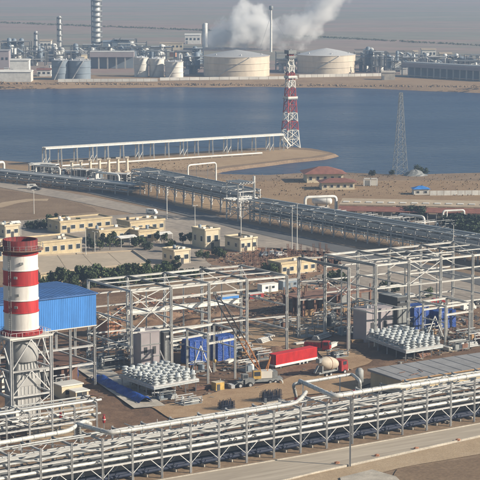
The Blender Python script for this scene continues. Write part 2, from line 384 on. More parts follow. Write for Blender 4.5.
# the construction yard: uneven soil
def rough(name, px, nx, ny, z, amp, mt, s=.12):
    a, b, c, d = [G(x, y) for x, y in px]; m = MB()
    for j in range(ny + 1):
        for i in range(nx + 1):
            u_, v_ = i / nx, j / ny; p = a.lerp(b, u_).lerp(d.lerp(c, u_), v_)
            e = min(u_, 1 - u_, v_, 1 - v_) * 12
            h = noise.fractal(Vector((p.x * s, p.y * s, 1.7)), 1.0, 2.2, 4) * amp
            m.v.append((p.x, p.y, z + (max(h, -.6 * amp) if e > 1 else max(h, -.6 * amp) * e)))
    for j in range(ny):
        for i in range(nx):
            k = j * (nx + 1) + i; m.f.append([k, k + 1, k + nx + 2, k + nx + 1]); m.sm.append(True)
    return structure(name, m, mt)
rough('yard_soil', [(-70, 470), (590, 392), (560, 312), (-40, 284)], 190, 150, .22, .22, K['yard'])
K['haul'] = ground_mat('trodden_sandy_soil', [(.23, .145, .085), (.33, .225, .135), (.40, .29, .185)], .05, .3, .06)
blotch('haul_road', [(150, 409), (196, 399), (222, 391), (262, 388), (300, 377), (345, 376), (372, 383), (356, 392), (300, 399), (262, 408), (225, 416), (170, 421)], .47, K['haul'], 2.2, 3.3)
blotch('haul_road', [(318, 352), (352, 351), (372, 362), (352, 372), (330, 368)], .47, K['haul'], 2.0, 6.3)
blotch('haul_road', [(240, 330), (290, 318), (330, 312), (350, 322), (300, 340), (262, 352), (244, 346)], .46, K['haul'], 2.5, 8.3)
blotch('sandy_pad', [(28, 424), (74, 403), (96, 412), (92, 428), (60, 442), (30, 446)], .50, K['pad'], 1.2, 11.7)
strip('yard_path', [(80, 362), (112, 383), (150, 409)], 7.5, .52, K['concrete'])
# the concrete road in front, its kerbs, and the field below it
sheet('concrete_road', [(40, 502), (167, 480), (310, 455.5), (480, 424.5), (620, 400), (620, 413), (480, 437), (310, 475), (200, 502), (120, 525)], .30, K['road'])
def kerb(name, a, b, mt, wd=.35, h=.46):
    p, q = G(*a), G(*b); d = (q - p).normalized(); nn = Vector((-d.y, d.x, 0)) * wd / 2
    return structure(name, MB().prism([(p - nn).xy, (q - nn).xy, (q + nn).xy, (p + nn).xy], 0, h), mt)
kerb('road_kerb', (40, 502.3), (167, 480.3), K['concrete']); kerb('road_kerb', (167, 480.3), (310, 455.8), K['concrete'])
kerb('road_kerb', (310, 455.8), (480, 424.8), K['concrete']); kerb('road_kerb', (480, 424.8), (620, 400.3), K['concrete'])
kerb('road_kerb', (200, 502), (310, 475), K['concrete']); kerb('road_kerb', (310, 475), (480, 437), K['concrete']); kerb('road_kerb', (480, 437), (620, 413), K['concrete'])
blotch('verge_soil', [(215, 500), (310, 476), (480, 438), (620, 414), (620, 436), (480, 455), (396, 469), (300, 492)], .12, K['pad'], 0.8, 13.0)
blotch('lower_field', [(380, 490), (398, 470), (480, 457), (620, 436), (620, 520), (380, 540)], .15, K['brown'], 1.5, 14.3)
structure('concrete_slab', MB().prism([G(340, 479).xy, G(372, 471).xy, G(396, 478).xy, G(410, 492).xy, G(345, 498).xy], 0, .35), K['concrete'])

# ------------------------------------------------------------------ pipe racks
def rack(name, label, A, B, wd, levels, nb, pipes, top=None, col=.36, brace=2, mt=None, group=None, name_pipe='pipe', walk=None, clutter=0):
    """A->B is the near row of columns; levels are beam heights; pipes = (level, share of width, radius, material)"""
    mt = mt or K['steel']; T = thing(name, label, 'pipe rack', A, 0, group)
    L = (B - A); d = L.normalized(); nn = Vector((-d.y, d.x, 0)); s = L.length / nb; H = top or levels[-1]
    O = Vector((0, 0, 0))
    for i in range(nb + 1):
        p = d * s * i
        for k in (0, 1):
            mem(T, 'column', p + nn * wd * k, p + nn * wd * k + UP * H, col, col, mt, ref=d)
        for z in levels: mem(T, 'cross_beam', p + UP * z, p + nn * wd + UP * z, .28, .36, mt)
    for z in levels:
        for k in (0, 1): mem(T, 'side_beam', nn * wd * k + UP * (z - .45), d * s * nb + nn * wd * k + UP * (z - .45), .26, .34, mt)
    if brace:
        for i in range(nb):
            a = d * s * i; b = d * s * (i + 1); c = d * s * (i + .5); zl = levels[0] - .6
            if brace >= 1 and i % 2 == 0:
                mem(T, 'brace', a + nn * wd + UP * .2, c + nn * wd + UP * zl, .14, .14, mt, 'box'); mem(T, 'brace', b + nn * wd + UP * .2, c + nn * wd + UP * zl, .14, .14, mt, 'box')
            if brace >= 2:
                mem(T, 'brace', a + UP * (zl - 2.2), a + d * s * .38 + UP * zl, .13, .13, mt, 'box'); mem(T, 'brace', b + UP * (zl - 2.2), b - d * s * .38 + UP * zl, .13, .13, mt, 'box')
            if brace >= 3 and len(levels) > 1:
                z0, z1 = levels[-2], levels[-1]
                mem(T, 'brace', (a if i % 2 else b) + nn * wd + UP * z0, (b if i % 2 else a) + nn * wd + UP * (z1 - .4), .13, .13, mt, 'box')
                mem(T, 'plan_brace', a + UP * (z1 - .1), b + nn * wd + UP * (z1 - .1), .12, .12, mt, 'box')
    if clutter:
        q = random.Random(clutter)
        for _ in range(nb * 4):
            x = q.uniform(0, s * nb); lv = q.randrange(len(levels)); z = levels[lv] + .35; k_ = q.random(); pm = K[q.choice(['pipe', 'pipe_dull', 'pipe_dull', 'steel', 'pipe_dk'])]; r_ = q.uniform(.12, .34); y = q.uniform(.05, .95) * wd
            if k_ < .4: mem(T, 'branch_pipe', d * x + nn * y + UP * z, d * (x + q.uniform(1, 5)) + nn * (y + q.choice([0, 0, 1.2])) + UP * (z + q.choice([0, .5])), r_, r_, pm, 'pipe')
            elif k_ < .65: mem(T, 'cross_pipe', d * x + UP * (z + .3) - nn * .4, d * x + nn * wd * q.uniform(.4, 1.1) + UP * (z + .3), r_, r_, pm, 'pipe')
            elif k_ < .82: mem(T, 'drop_pipe', d * x + nn * y + UP * (z if lv == 0 else levels[lv - 1] + .3), d * x + nn * y + UP * (z + .6 if lv else 0.3), r_ * .8, r_ * .8, pm, 'pipe')
            else: mem(T, 'valve', d * x + nn * y + UP * (z - .1), d * x + nn * y + UP * (z + q.uniform(.6, 1.2)), .5, .5, K[q.choice(['steel_dk', 'pipe_dk', 'steel', 'red'])], 'box')
        for i in range(nb):
            a = d * s * i; b = d * s * (i + 1); z0, z1 = levels[-2] + .3, levels[-1] - .6
            mem(T, 'truss_diagonal', (a if i % 2 else b) + UP * z0, (b if i % 2 else a) + UP * z1, .15, .15, mt, 'box'); mem(T, 'plan_brace', b + UP * (levels[-1] - .12), a + nn * wd + UP * (levels[-1] - .12), .12, .12, mt, 'box')
        for i in range(3):
            y = wd * (.2 + .28 * i); z = levels[0] - .9
            mem(T, 'cable_tray', nn * y + UP * z, nn * y + d * s * nb + UP * z, .9, .15, K['steel_dk'], 'box')
    for lv, fr, r, pm in pipes:
        z = levels[lv] + .2 + r
        mem(T, name_pipe, nn * wd * fr - d * 1.5 + UP * z, d * (s * nb + 1.5) + nn * wd * fr + UP * z, 2 * r, 2 * r, pm, 'pipe')
    if walk is not None:
        z = levels[walk[0]] + .1; a = nn * (wd * walk[1])
        mem(T, 'walkway', a + UP * z, a + d * s * nb + UP * z, 1.0, .08, K['steel_dk'], 'box')
        for off in (-.5, .5):
            for hz in (.6, 1.15): mem(T, 'handrail', a + nn * off + UP * (z + hz), a + nn * off + d * s * nb + UP * (z + hz), .06, .06, mt, 'box')
    return T, d, nn, s

# foreground rack
FA, FB = G(162, 478), G(474, 422); fd = (FB - FA).normalized(); bay = (FB - FA).length / 12
FA2, FB2 = FA - fd * bay * 7, FB + fd * bay * 3
FH = ZT(162, 478, 429)
fp = [(0, .10, .30, K['pipe']), (0, .30, .16, K['pipe_dk']), (0, .50, .26, K['pipe_dk']), (0, .70, .30, K['pipe_dull']), (0, .88, .2, K['pipe_dk']),
      (1, .12, .22, K['pipe_dull']), (1, .30, .14, K['pipe_dk']), (1, .45, .28, K['pipe_dull']), (1, .62, .15, K['pipe_dk']), (1, .80, .24, K['pipe_dull']),
      (2, .42, .16, K['pipe_dull']), (2, .62, .12, K['pipe'])]
RK, rd, rn, rs = rack('pipe_rack', 'long grey pipe rack beside the concrete road across the foreground', FA2, FB2, 7.5, [FH * .47, FH * .72, FH * .96], 22, fp, top=FH, brace=3, col=.34, clutter=5)
shade_pipes = thing('ground_pipe', 'dark pipes added as the band of shade beneath the foreground rack', 'pipe', FA2)  # navy pipes and sleepers added; their dark colour stands for shade under the rack
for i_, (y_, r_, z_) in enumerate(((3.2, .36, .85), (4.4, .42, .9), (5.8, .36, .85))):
    mem(shade_pipes, 'pipe_run', rn * y_ + UP * z_, rn * y_ + fd * bay * 22 + UP * z_, 2 * r_, 2 * r_, K['bluebar_shade'], 'pipe')
for i_ in range(45): mem(shade_pipes, 'sleeper', rn * 2 + fd * bay * (i_ / 2 + .2) + UP * .3, rn * 7 + fd * bay * (i_ / 2 + .2) + UP * .3, .4, .5, K['concrete'], 'box')
# big white pipes on top of the foreground rack, with their expansion loops
def run(parent, name, pts, r, mt, br=1.6, n=12):
    o = parent.location; pts = [p - o for p in pts]
    for a, b in zip(pts, pts[1:]):
        L_ = (b - a).length; t_ = (b - a).normalized(); k_ = br + .6
        while L_ > 2 * br + 1 and k_ < L_ - br - .4: mem(parent, 'lagging_band', a + t_ * (k_ - .07), a + t_ * (k_ + .07), 2 * r + .1, 2 * r + .1, K['pipe_dull'], 'pipe'); k_ += 2.6
    return obj(name, MB().tube(bend(pts, br), r, n), mt, parent)
zt = FH + .75
T = thing('steam_pipe', 'thick pale pipe looping up on top of the foreground rack left of the mixer truck', 'pipe', G(110, 470))
run(T, 'pipe_run', [G(78, 424, zt + .2), G(110, 433, zt + .2), G(160, 425.5, zt), G(293, 404, zt), G(300, 400, zt + .6), G(306, 392, zt + 1.2)], .42, K['pipe'])
run(T, 'pipe_drop', [G(78, 424, zt + .2), G(78, 426, zt - 1), G(79, 440, 3.2)], .55, K['pipe_dull'], 1.0)
for x, y in ((120, 431.5), (190, 420.5), (245, 412)): 
    p = G(x, y, zt) - T.location; mem(T, 'support', p - UP * 1.2, p - UP * .4, .4, .4, K['steel'])
T = thing('steam_pipe', 'thick pale pipe running along the top of the foreground rack at its left end', 'pipe', G(20, 485))
run(T, 'pipe_run', [G(-60, 452, zt), G(0, 443, zt), G(68, 431, zt), G(84, 421, zt - .2), G(90, 424, zt - 2)], .44, K['pipe'])
T = thing('steam_pipe', 'thick pale pipe bend standing behind the foreground rack below the mixer truck', 'pipe', G(325, 425))
run(T, 'pipe_run', [G(296, 396, zt - 3), G(293, 384, zt + .6), G(312, 381, zt + .6), G(352, 374, zt + .6), G(360, 381, zt + .6), G(360, 392, zt - 2.5)], .36, K['pipe'], 1.2)
for x in (303, 340): 
    p = G(x, 383 - (x - 303) * .17, zt + .6) - T.location; mem(T, 'support', Vector((p.x, p.y, 0)), p, .26, .26, K['steel'])
T = thing('steam_pipe', 'thickest pale pipe on the right half of the foreground rack with a square loop', 'pipe', G(350, 467))
run(T, 'pipe_run', [G(300, 381, zt + .9), G(334, 396.5, zt + .9), G(396, 386, zt + .9), G(402, 387, zt), G(480, 374.5, zt), G(560, 361, zt)], .48, K['pipe'])
b = G(350, 467) - T.location; tp = G(350, 394, zt + .6) - T.location
mem(T, 'support_column', b, Vector((b.x, b.y, ZT(350, 467, 396))), .34, .34, K['steel'])
T = thing('blow_off_silencer', 'short upright grey cylinder by the pipe loop below the mixer truck', 'vessel', G(359, 425))
T.location.z = 0
mem(T, 'stand', (0, 0, 0), (0, 0, FH * .96), .5, .5, K['steel'])
obj('shell', MB().lathe([(.0, 0), (.9, .05), (.9, 2.6), (.5, 3.1), (0, 3.2)], 16), K['pipe_dull'], T, (0, 0, FH * .96))
# marker stones along the road
st = []
for x, y in ((337, 465), (377, 457.5), (416, 450.5), (458, 442)):
    o = MB(); rr = random.Random(x)
    vs = [Vector((math.cos(a) * .55 * rr.uniform(.8, 1.2), math.sin(a) * .4 * rr.uniform(.8, 1.2), z)) for z, a_ in ((0, 0), (.35, .3)) for a in [a_ + k * math.pi / 3 for k in range(6)]]
    vs.append(Vector((.05, 0, .5)))
    o.add(vs, [[i, (i + 1) % 6, 6 + (i + 1) % 6, 6 + i] for i in range(6)] + [[6 + i, 6 + (i + 1) % 6, 12] for i in range(6)])
    q = obj('marker_stone', o, K['terra'], None, G(x, y) + UP * .3); tag(q, 'small dark stone', 'stone', 'marker stones on the concrete road'); st.append(q)
order(st, 'small dark marker stone on the concrete road, {}')

# second rack at the left, behind the foreground one
pl = [(0, .15, .25, K['pipe_dull']), (0, .65, .3, K['pipe']), (0, .85, .16, K['pipe_dk']), (1, .1, .28, K['pipe']), (1, .45, .2, K['pipe_dull']), (1, .85, .2, K['pipe_dull'])]
rack('pipe_rack', 'short pipe rack at the foot of the striped chimney, behind the sandy pad', G(-40, 458), G(97, 436), 6.5, [4.2, 7.2], 6, pl, brace=1, col=.32, clutter=9)
T = thing('valve_station', 'red wheeled valve on a pipe end beside the concrete path', 'valve', G(104, 432))
mem(T, 'post', (0, 0, 0), (0, 0, 3.5), .3, .3, K['steel']); obj('body', MB().lathe([(.3, 2.2), (.55, 2.5), (.55, 3.6), (.3, 4.0)], 12), K['red'], T)
obj('flange', MB().lathe([(.7, 3.0), (.7, 3.2)], 12), K['white'], T); obj('hand_wheel', MB().lathe([(.55, 4.2), (.62, 4.25), (.55, 4.3)], 12), K['red'], T)
mem(T, 'stem', (0, 0, 3.9), (0, 0, 4.3), .12, .12, K['steel_dk'], 'pipe'); T.scale = (.6, .6, .9)

# ------------------------------------------------------------------ striped chimney on its tower
CB = G(29, 419)
T = thing('chimney', 'red and white striped chimney stack on a steel tower beside the blue hall', 'chimney', CB, TH)
zp = ZT(29, 419, 334); ztop = ZT(29, 419, 240.5); rad = 34.5 / 2 * M(29, 419) * 1.0
cx = -6 * M(29, 419) * math.cos(TH); cy = 6 * M(29, 419) * math.sin(TH)          # shaft sits over x=23
C0 = Vector((cx, cy, 0)); k = (ztop - zp) / (334 - 240.5)
ys = [240.5, 254.5, 269.5, 284, 299, 311, 328, 333.2]; zs = [zp + (334 - y) * k for y in ys]
for i in range(7):
    z1, z0 = zs[i], zs[i + 1]; red = i % 2 == 0
    pr = [(rad, z0), (rad, z1)] if i else [(rad, z0), (rad, z1), (rad - .35, z1), (rad - .35, z0 + .5)]
    o = obj('shaft_section', MB().lathe(pr, 48, C0, caps=False), K['sootred' if i == 0 else 'stackred' if red else 'stackwhite'], T); o["label"] = ('red' if red else 'white') + ' painted band of the chimney shaft'
    obj('ring_stiffener', MB().lathe([(rad, z0 - .09), (rad + .14, z0 - .09), (rad + .14, z0 + .09), (rad, z0 + .09)], 48, C0, caps=False), K['stackred' if red else 'stackwhite'], T)
obj('flue_interior', MB().lathe([(rad - .34, zs[1]), (0, zs[1])], 32, C0, caps=False), K['shade'], T)
zr = zp + (334 - 250.5) * k
plat = obj('ring_platform', MB().lathe([(rad, zr), (rad + 1.25, zr), (rad + 1.25, zr + .2), (rad, zr + .2)], 48, C0, caps=False), K['rust'], T)
for j in range(24):
    a = 2 * math.pi * j / 24; e = C0 + Vector((math.cos(a), math.sin(a), 0)) * (rad + 1.2)
    mem(plat, 'rail_post', e + UP * (zr + .2), e + UP * (zr + 1.25), .07, .07, K['steel_dk'], 'box')
for hz in (.65, 1.2): obj('rail', MB().lathe([(rad + 1.17, zr + hz), (rad + 1.23, zr + hz + .03), (rad + 1.17, zr + hz + .06)], 48, C0, caps=False), K['steel_dk'], plat)
for hz in (.5, .9):
    obj('base_rail', MB().lathe([(rad + .7, zp + hz), (rad + .78, zp + hz + .05), (rad + .7, zp + hz + .1)], 48, C0, caps=False), K['red'], T)
obj('base_flange', MB().lathe([(rad, zp + .2), (rad + .8, zp + .2), (rad + .8, zp + .42), (rad, zp + .42)], 48, C0, caps=False), K['red'], T)
for j in range(20):
    a = 2 * math.pi * j / 20; e = C0 + Vector((math.cos(a), math.sin(a), 0)) * (rad + .74)
    mem(T, 'base_rail_post', e + UP * (zp + .42), e + UP * (zp + 1.0), .1, .1, K['red'], 'box')
la = math.radians(-120) - TH                     # ladder on the near side
ld = obj('ladder', MB(), K['steel_dk'], T) if False else None
e = C0 + Vector((math.cos(la), math.sin(la), 0)) * (rad + .25); tt = Vector((-math.sin(la), math.cos(la), 0))
m = MB()
for sgn in (-1, 1): m.box(e + tt * .28 * sgn + UP * (zp + ztop) / 2, (.07, .07, ztop - zp))
z = zp
while z < ztop: m.box(e + UP * z, (.5, .05, .05), la + math.pi / 2); z += .45
obj('ladder', m, K['steel_dk'], T)
# sway of fittings on the shaft
for y_, a in ((276, -100), (293, -95), (305, -100), (262, -80)):
    a = math.radians(a) - TH; p = C0 + Vector((math.cos(a), math.sin(a), 0)) * (rad + .2); bx(T, 'shaft_hatch', p + UP * (zp + (334 - y_) * k), (.4, .7, .5), K['steel_dk'], a)
# tower deck, legs, bracing
hw = 20.5 * M(29, 419) / math.cos(TH) * .97; hd = hw * .86
obj('deck', MB().box(C0 + UP * (zp - .1), (2 * hw, 2 * hd, .35)), K['offwhite'], T)
cor = [C0 + Vector((sx * (hw - .4), sy * (hd - .4), 0)) for sx, sy in ((-1, -1), (1, -1), (1, 1), (-1, 1))]
lv = [0, zp * .33, zp * .62, zp - .3]
for c in cor: mem(T, 'tower_leg', c, c + UP * (zp - .28), .62, .62, K['steel'])
for a, b in zip(cor, cor[1:] + cor[:1]):
    for z in lv[1:]: mem(T, 'tower_beam', a + UP * (z - .1), b + UP * (z - .1), .3, .4, K['steel'])
    mid = (a + b) / 2
    mem(T, 'tower_brace', a + UP * lv[2], mid + UP * (lv[3] - .3), .22, .22, K['steel'], 'box'); mem(T, 'tower_brace', b + UP * lv[2], mid + UP * (lv[3] - .3), .22, .22, K['steel'], 'box')
    mem(T, 'tower_brace', a + UP * lv[1], mid + UP * (lv[2] - .3), .22, .22, K['steel'], 'box'); mem(T, 'tower_brace', b + UP * lv[1], mid + UP * (lv[2] - .3), .22, .22, K['steel'], 'box')
    mem(T, 'tower_brace', a + UP * .2, b + UP * (lv[1] - .3), .2, .2, K['steel'], 'box')
for a, b in zip(cor, cor[1:] + cor[:1]):
    n_ = 7
    for j in range(n_): p = a.lerp(b, j / n_); mem(T, 'deck_post', p + UP * (zp + .05), p + UP * (zp + 1.1), .07, .07, K['steel'], 'box')
    mem(T, 'deck_rail', a + UP * (zp + 1.1), b + UP * (zp + 1.1), .07, .07, K['steel'], 'box')
# transition duct under the deck: dome, ribbed hopper, clad box
obj('dome', MB().lathe([(3.55, zp * .70), (3.75, zp * .74), (3.5, zp * .84), (2.9, zp * .93), (2.2, zp - .3)], 32, C0), K['duct'], T)
q0 = [(-2.1, -2.1), (2.1, -2.1), (2.1, 2.1), (-2.1, 2.1)]; q1 = [(-3.0, -3.0), (3.0, -3.0), (3.0, 3.0), (-3.0, 3.0)]
za, zb, zc = zp * .42, zp * .50, zp * .69
vs = [C0 + Vector((x, y, za)) for x, y in q1] + [C0 + Vector((x, y, zb)) for x, y in q1] + [C0 + Vector((x * .82, y * .82, zc)) for x, y in q1]
obj('hopper', MB().add(vs, [[0, 1, 5, 4], [1, 2, 6, 5], [2, 3, 7, 6], [3, 0, 4, 7], [4, 5, 9, 8], [5, 6, 10, 9], [6, 7, 11, 10], [7, 4, 8, 11], [8, 9, 10, 11], [3, 2, 1, 0]]), K['duct'], T)
for j in range(7):
    x = -2.7 + j * .9
    mem(T, 'hopper_rib', C0 + Vector((x, -3.05, zb)), C0 + Vector((x * .82, -2.55, zc)), .12, .2, K['steel_dk'], 'box')
    mem(T, 'hopper_rib', C0 + Vector((-3.05, x, zb)), C0 + Vector((-2.55, x * .82, zc)), .12, .2, K['steel_dk'], 'box')
    mem(T, 'duct_rib', C0 + Vector((x, -2.95, .2)), C0 + Vector((x, -2.95, za - .1)), .1, .2, K['steel'], 'box')
obj('duct_box', MB().box(C0 + UP * (za / 2), (5.8, 5.8, za - .02)), K['duct'], T)
for z in (za * .33, za * .66): obj('duct_band', MB().box(C0 + UP * z, (6.05, 6.05, .16)), K['steel'], T)
v0 = thing('pressure_vessel', 'small upright white vessel with a domed top at the foot of the striped chimney', 'vessel', G(15, 428))
obj('shell', MB().lathe([(.9, .8), (.9, 4.3), (.75, 4.8), (.4, 5.1), (0, 5.2)], 20), K['offwhite'], v0); obj('skirt', MB().lathe([(.8, 0), (.8, .85)], 16), K['steel_dk'], v0)
mem(v0, 'nozzle', (0, 0, 5.1), (0, 0, 5.9), .25, .25, K['pipe'], 'pipe')

# ------------------------------------------------------------------ blue hall
BC = G(97, 386)                                   # foot of its near right corner
zr_ = ZT(97, 386, 293); zb_ = ZT(97, 386, 326)
Lh = 42.0; Dh = 19.0
T = thing('blue_hall', 'large bright blue metal clad hall raised on steel columns behind the chimney', 'building', BC, TH)
obj('wall', MB().box((-Lh / 2, Dh / 2, (zr_ + zb_) / 2), (Lh, Dh, zr_ - zb_ - .02)), K['blue'], T)
vs = [(-Lh - .3, -.3, zr_), (.3, -.3, zr_), (.3, Dh + .3, zr_), (-Lh - .3, Dh + .3, zr_), (-Lh - .3, Dh / 2, zr_ + .4), (.3, Dh / 2, zr_ + .4)]
obj('roof', MB().add(vs, [[0, 1, 5, 4], [2, 3, 4, 5], [1, 2, 5], [3, 0, 4], [3, 2, 1, 0]]), K['blueroof'], T)
m = MB()
for j in range(0, 42):
    for sg in (0, 1): m.box((-Lh + .5 + j, Dh / 4 + sg * Dh / 2, zr_ + .24), (.06, Dh / 2 - .2, .03), m=Matrix.Rotation((-1 if sg else 1) * math.atan(.4 / (Dh / 2 + .3)), 3, 'X'))
o = obj('roof_lap', m, K['blueroof'], T); o['kind'] = 'stuff'
m = MB()
for j in range(0, 84): m.box((-Lh + .25 + j * .5, -.03, (zr_ + zb_) / 2), (.09, .03, zr_ - zb_ - .3))
for j in range(0, 38): m.box((.03, .25 + j * .5, (zr_ + zb_) / 2), (.03, .09, zr_ - zb_ - .3))
o = obj('cladding_rib', m, K['blue'], T); o["kind"] = "stuff"
bx(T, 'eaves_trim', (-Lh / 2, -.35, zr_ - .12), (Lh + .7, .12, .3), K['blueroof']); bx(T, 'base_trim', (-Lh / 2, -.08, zb_ + .15), (Lh, .12, .22), K['offwhite'])
for j in range(7):
    x = -j * Lh / 6
    for y in (0.35, Dh / 2, Dh - .35):
        mem(T, 'column', (x - .35 if j == 0 else x + (.35 if j == 6 else 0), y, 0), (x - .35 if j == 0 else x + (.35 if j == 6 else 0), y, zb_), .5, .5, K['steel'])
for z in (zb_ * .38, zb_ * .68):
    for y in (.35, Dh - .35): mem(T, 'side_beam', (-Lh, y, z), (0, y, z), .35, .5, K['steel'])
    mem(T, 'end_beam', (-.35, 0, z), (-.35, Dh, z), .35, .5, K['steel'])
mem(T, 'platform', (-Lh, Dh * .55, zb_ * .38), (-1, Dh * .55, zb_ * .38), Dh * .8, .2, K['rust'], 'box')
for j in range(5):
    o = obj('inner_unit', MB().box((0, 0, 2.6), (4.5, 6, 5.2)), K[['rust', 'steel_dk', 'offwhite', 'rust', 'steel_dk'][j]], T, (-4 - 8 * j, 9, 0))
# ------------------------------------------------------------------ tall bare steel frames
def frame(label, tops, zt_, depth, mids_f, mids_b, xbays=(), girder=None, trans=None):
    pts = [G(x, y, zt_) for x, y in tops]; base = Vector((pts[0].x, pts[0].y, 0))
    T = thing('steel_frame', label, 'steel frame', base)
    fr = [p - base - UP * zt_ for p in pts]; bk = [p + V * depth for p in fr]
    st_ = K['frame']
    for i, (a, b) in enumerate(zip(fr, bk)):
        for q in (a, b):
            c = mem(T, 'column', q, q + UP * zt_, .55, .55, st_, ref=U); mem(T, 'base_plate', q + UP * .25, q + UP * .45, 1.0, 1.0, K['concrete'], 'box')
            for z in (zt_ * .3, zt_ * .52, zt_ * .74): mem(T, 'gusset', q + UP * (z - .3), q + UP * (z + .3), .72, .72, st_, 'box')
        mem(T, 'roof_beam', a + UP * (zt_ - .1), b + UP * (zt_ - .1), .3, .5, K['steel_dk'] if i % 2 else st_)
    for row, mids in ((fr, mids_f), (bk, mids_b)):
        for i in range(len(row) - 1):
            mem(T, 'eaves_beam', row[i] + UP * (zt_ - .25), row[i + 1] + UP * (zt_ - .25), .3, .5, st_)
            for z in mids:
                zz, sel = (z if isinstance(z, tuple) else (z, None))
                if sel is None or i in sel: mem(T, 'girt', row[i] + UP * zz, row[i + 1] + UP * zz, .26, .36, st_)
    for i in range(len(fr) - 1):
        for f_ in (.33, .66): mem(T, 'purlin', fr[i].lerp(bk[i], f_) + UP * (zt_ - .05), fr[i + 1].lerp(bk[i + 1], f_) + UP * (zt_ - .05), .2, .26, st_)
    for i, z0, z1, row in xbays:
        rw = fr if row == 'f' else bk
        mem(T, 'brace', rw[i] + UP * z0, rw[i + 1] + UP * z1, .2, .2, st_, 'box'); mem(T, 'brace', rw[i + 1] + UP * z0, rw[i] + UP * z1, .2, .2, st_, 'box')
        mem(T, 'roof_brace', fr[i] + UP * (zt_ - .2), bk[i + 1] + UP * (zt_ - .2), .16, .16, st_, 'box'); mem(T, 'roof_brace', fr[i + 1] + UP * (zt_ - .2), bk[i] + UP * (zt_ - .2), .16, .16, st_, 'box')
    if girder:
        i0, i1, z = girder; mem(T, 'crane_girder', bk[i0] + UP * z, bk[i1] + UP * z, .5, 1.3, K['white'])
    return T, fr, bk, base
F1, f1f, f1b, f1o = frame('tall bare steel frame between the blue hall and the red container', [(131, 291), (171, 287), (209, 283), (247, 279), (287, 275.5)], 20, 20.5,
              [(9.5, None), (14.2, (0,)), (17.4, (1, 2)), (5.2, (1, 2))], [(16.2, None), (6, (0, 1, 3)), (12.8, (0, 1, 2))], xbays=[(0, 9.7, 19.4, 'f'), (1, 12, 16, 'b'), (3, 12.8, 19.4, 'b'), (0, 6.2, 12.5, 'b')], girder=(1, 4, 10.5))
for a, b in zip(f1b, f1b[1:]): c = (a + b) / 2; mem(F1, 'intermediate_post', c, c + UP * 16.1, .36, .36, K['frame'])
for a, b in zip(f1f, f1b): mem(F1, 'tie_beam', a + UP * 12.2, b + UP * 12.2, .26, .36, K['frame']); mem(F1, 'tie_beam', a + UP * 6.0, b + UP * 6.0, .26, .36, K['frame'])
for a, b in ((f1f[0], f1f[1]),):                  # chevron below the cross bracing
    c = (a + b) / 2 + UP * 9.3
    mem(F1, 'brace', a.lerp(b, .12) + UP * .3, c, .22, .22, K['steel'], 'box'); mem(F1, 'brace', a.lerp(b, .88) + UP * .3, c, .22, .22, K['steel'], 'box')
F2, f2f, f2b, f2o = frame('tall bare steel frame at the right around the grey enclosure', [(376, 264.5), (409, 261), (441, 258), (473, 254.5), (506, 251)], 22, 21.5,
              [(9.6, None), (15.6, None), (18.6, (1, 2, 3))], [(18.5, None), (15, None), (11.5, (0, 1, 2)), (8, None)], xbays=[(3, 16, 21.5, 'b'), (2, 16.2, 21.6, 'b'), (0, 8.2, 14.8, 'b'), (1, 15.8, 21.4, 'f')])
for a, b in zip(f2b, f2b[1:]): c = (a + b) / 2; mem(F2, 'intermediate_post', c, c + UP * 18.4, .36, .36, K['frame'])
for a, b in zip(f2f, f2b): mem(F2, 'tie_beam', a + UP * 15.5, b + UP * 15.5, .26, .36, K['frame']); mem(F2, 'tie_beam', a + UP * 9.0, b + UP * 9.0, .26, .36, K['frame'])
PA = G(349, 268, 22); PB = G(299, 258, 22); base = Vector((PA.x, PA.y, 0))
T = thing('portal_frame', 'free standing pair of tall steel portals between the red container and the grey enclosure', 'steel frame', base)
pa = Vector((0, 0, 0)); pb = pa + V * 21.5; 
for q in (pa, pb):
    mem(T, 'column', q, q + UP * 22, .6, .6, K['frame'], ref=U); mem(T, 'base_plate', q + UP * .25, q + UP * .45, 1.1, 1.1, K['concrete'], 'box')
    for z in (6.5, 11.5, 16.5): mem(T, 'gusset', q + UP * (z - .3), q + UP * (z + .3), .78, .78, K['frame'], 'box')
    mem(T, 'knee', q + UP * 16, q + (pb - pa).normalized() * (1.2 if q is pa else -1.2) + UP * 21.6, .01 + .14, .14, K['frame'], 'box') if q is pb else None
mem(T, 'roof_beam', pa + UP * 21.8, pb + UP * 21.8, .35, .7, K['steel_dk'])
pc = G(325, 256, 22) - base - UP * 22; pc = Vector((pc.x, pc.y, 0))
mem(T, 'column', pc, pc + UP * 22, .55, .55, K['frame'], ref=U)
for z in (21.7, 15.5, 10.5): mem(T, 'link_beam', pb + UP * z, pc + UP * z, .26, .36, K['frame'])
fx = Vector((f2f[0].x, f2f[0].y, 0)) + f2o - base
mem(T, 'eaves_beam', pc + UP * 21.7, pc + (fx - pc) + UP * 21.7, .26, .4, K['steel_dk'])

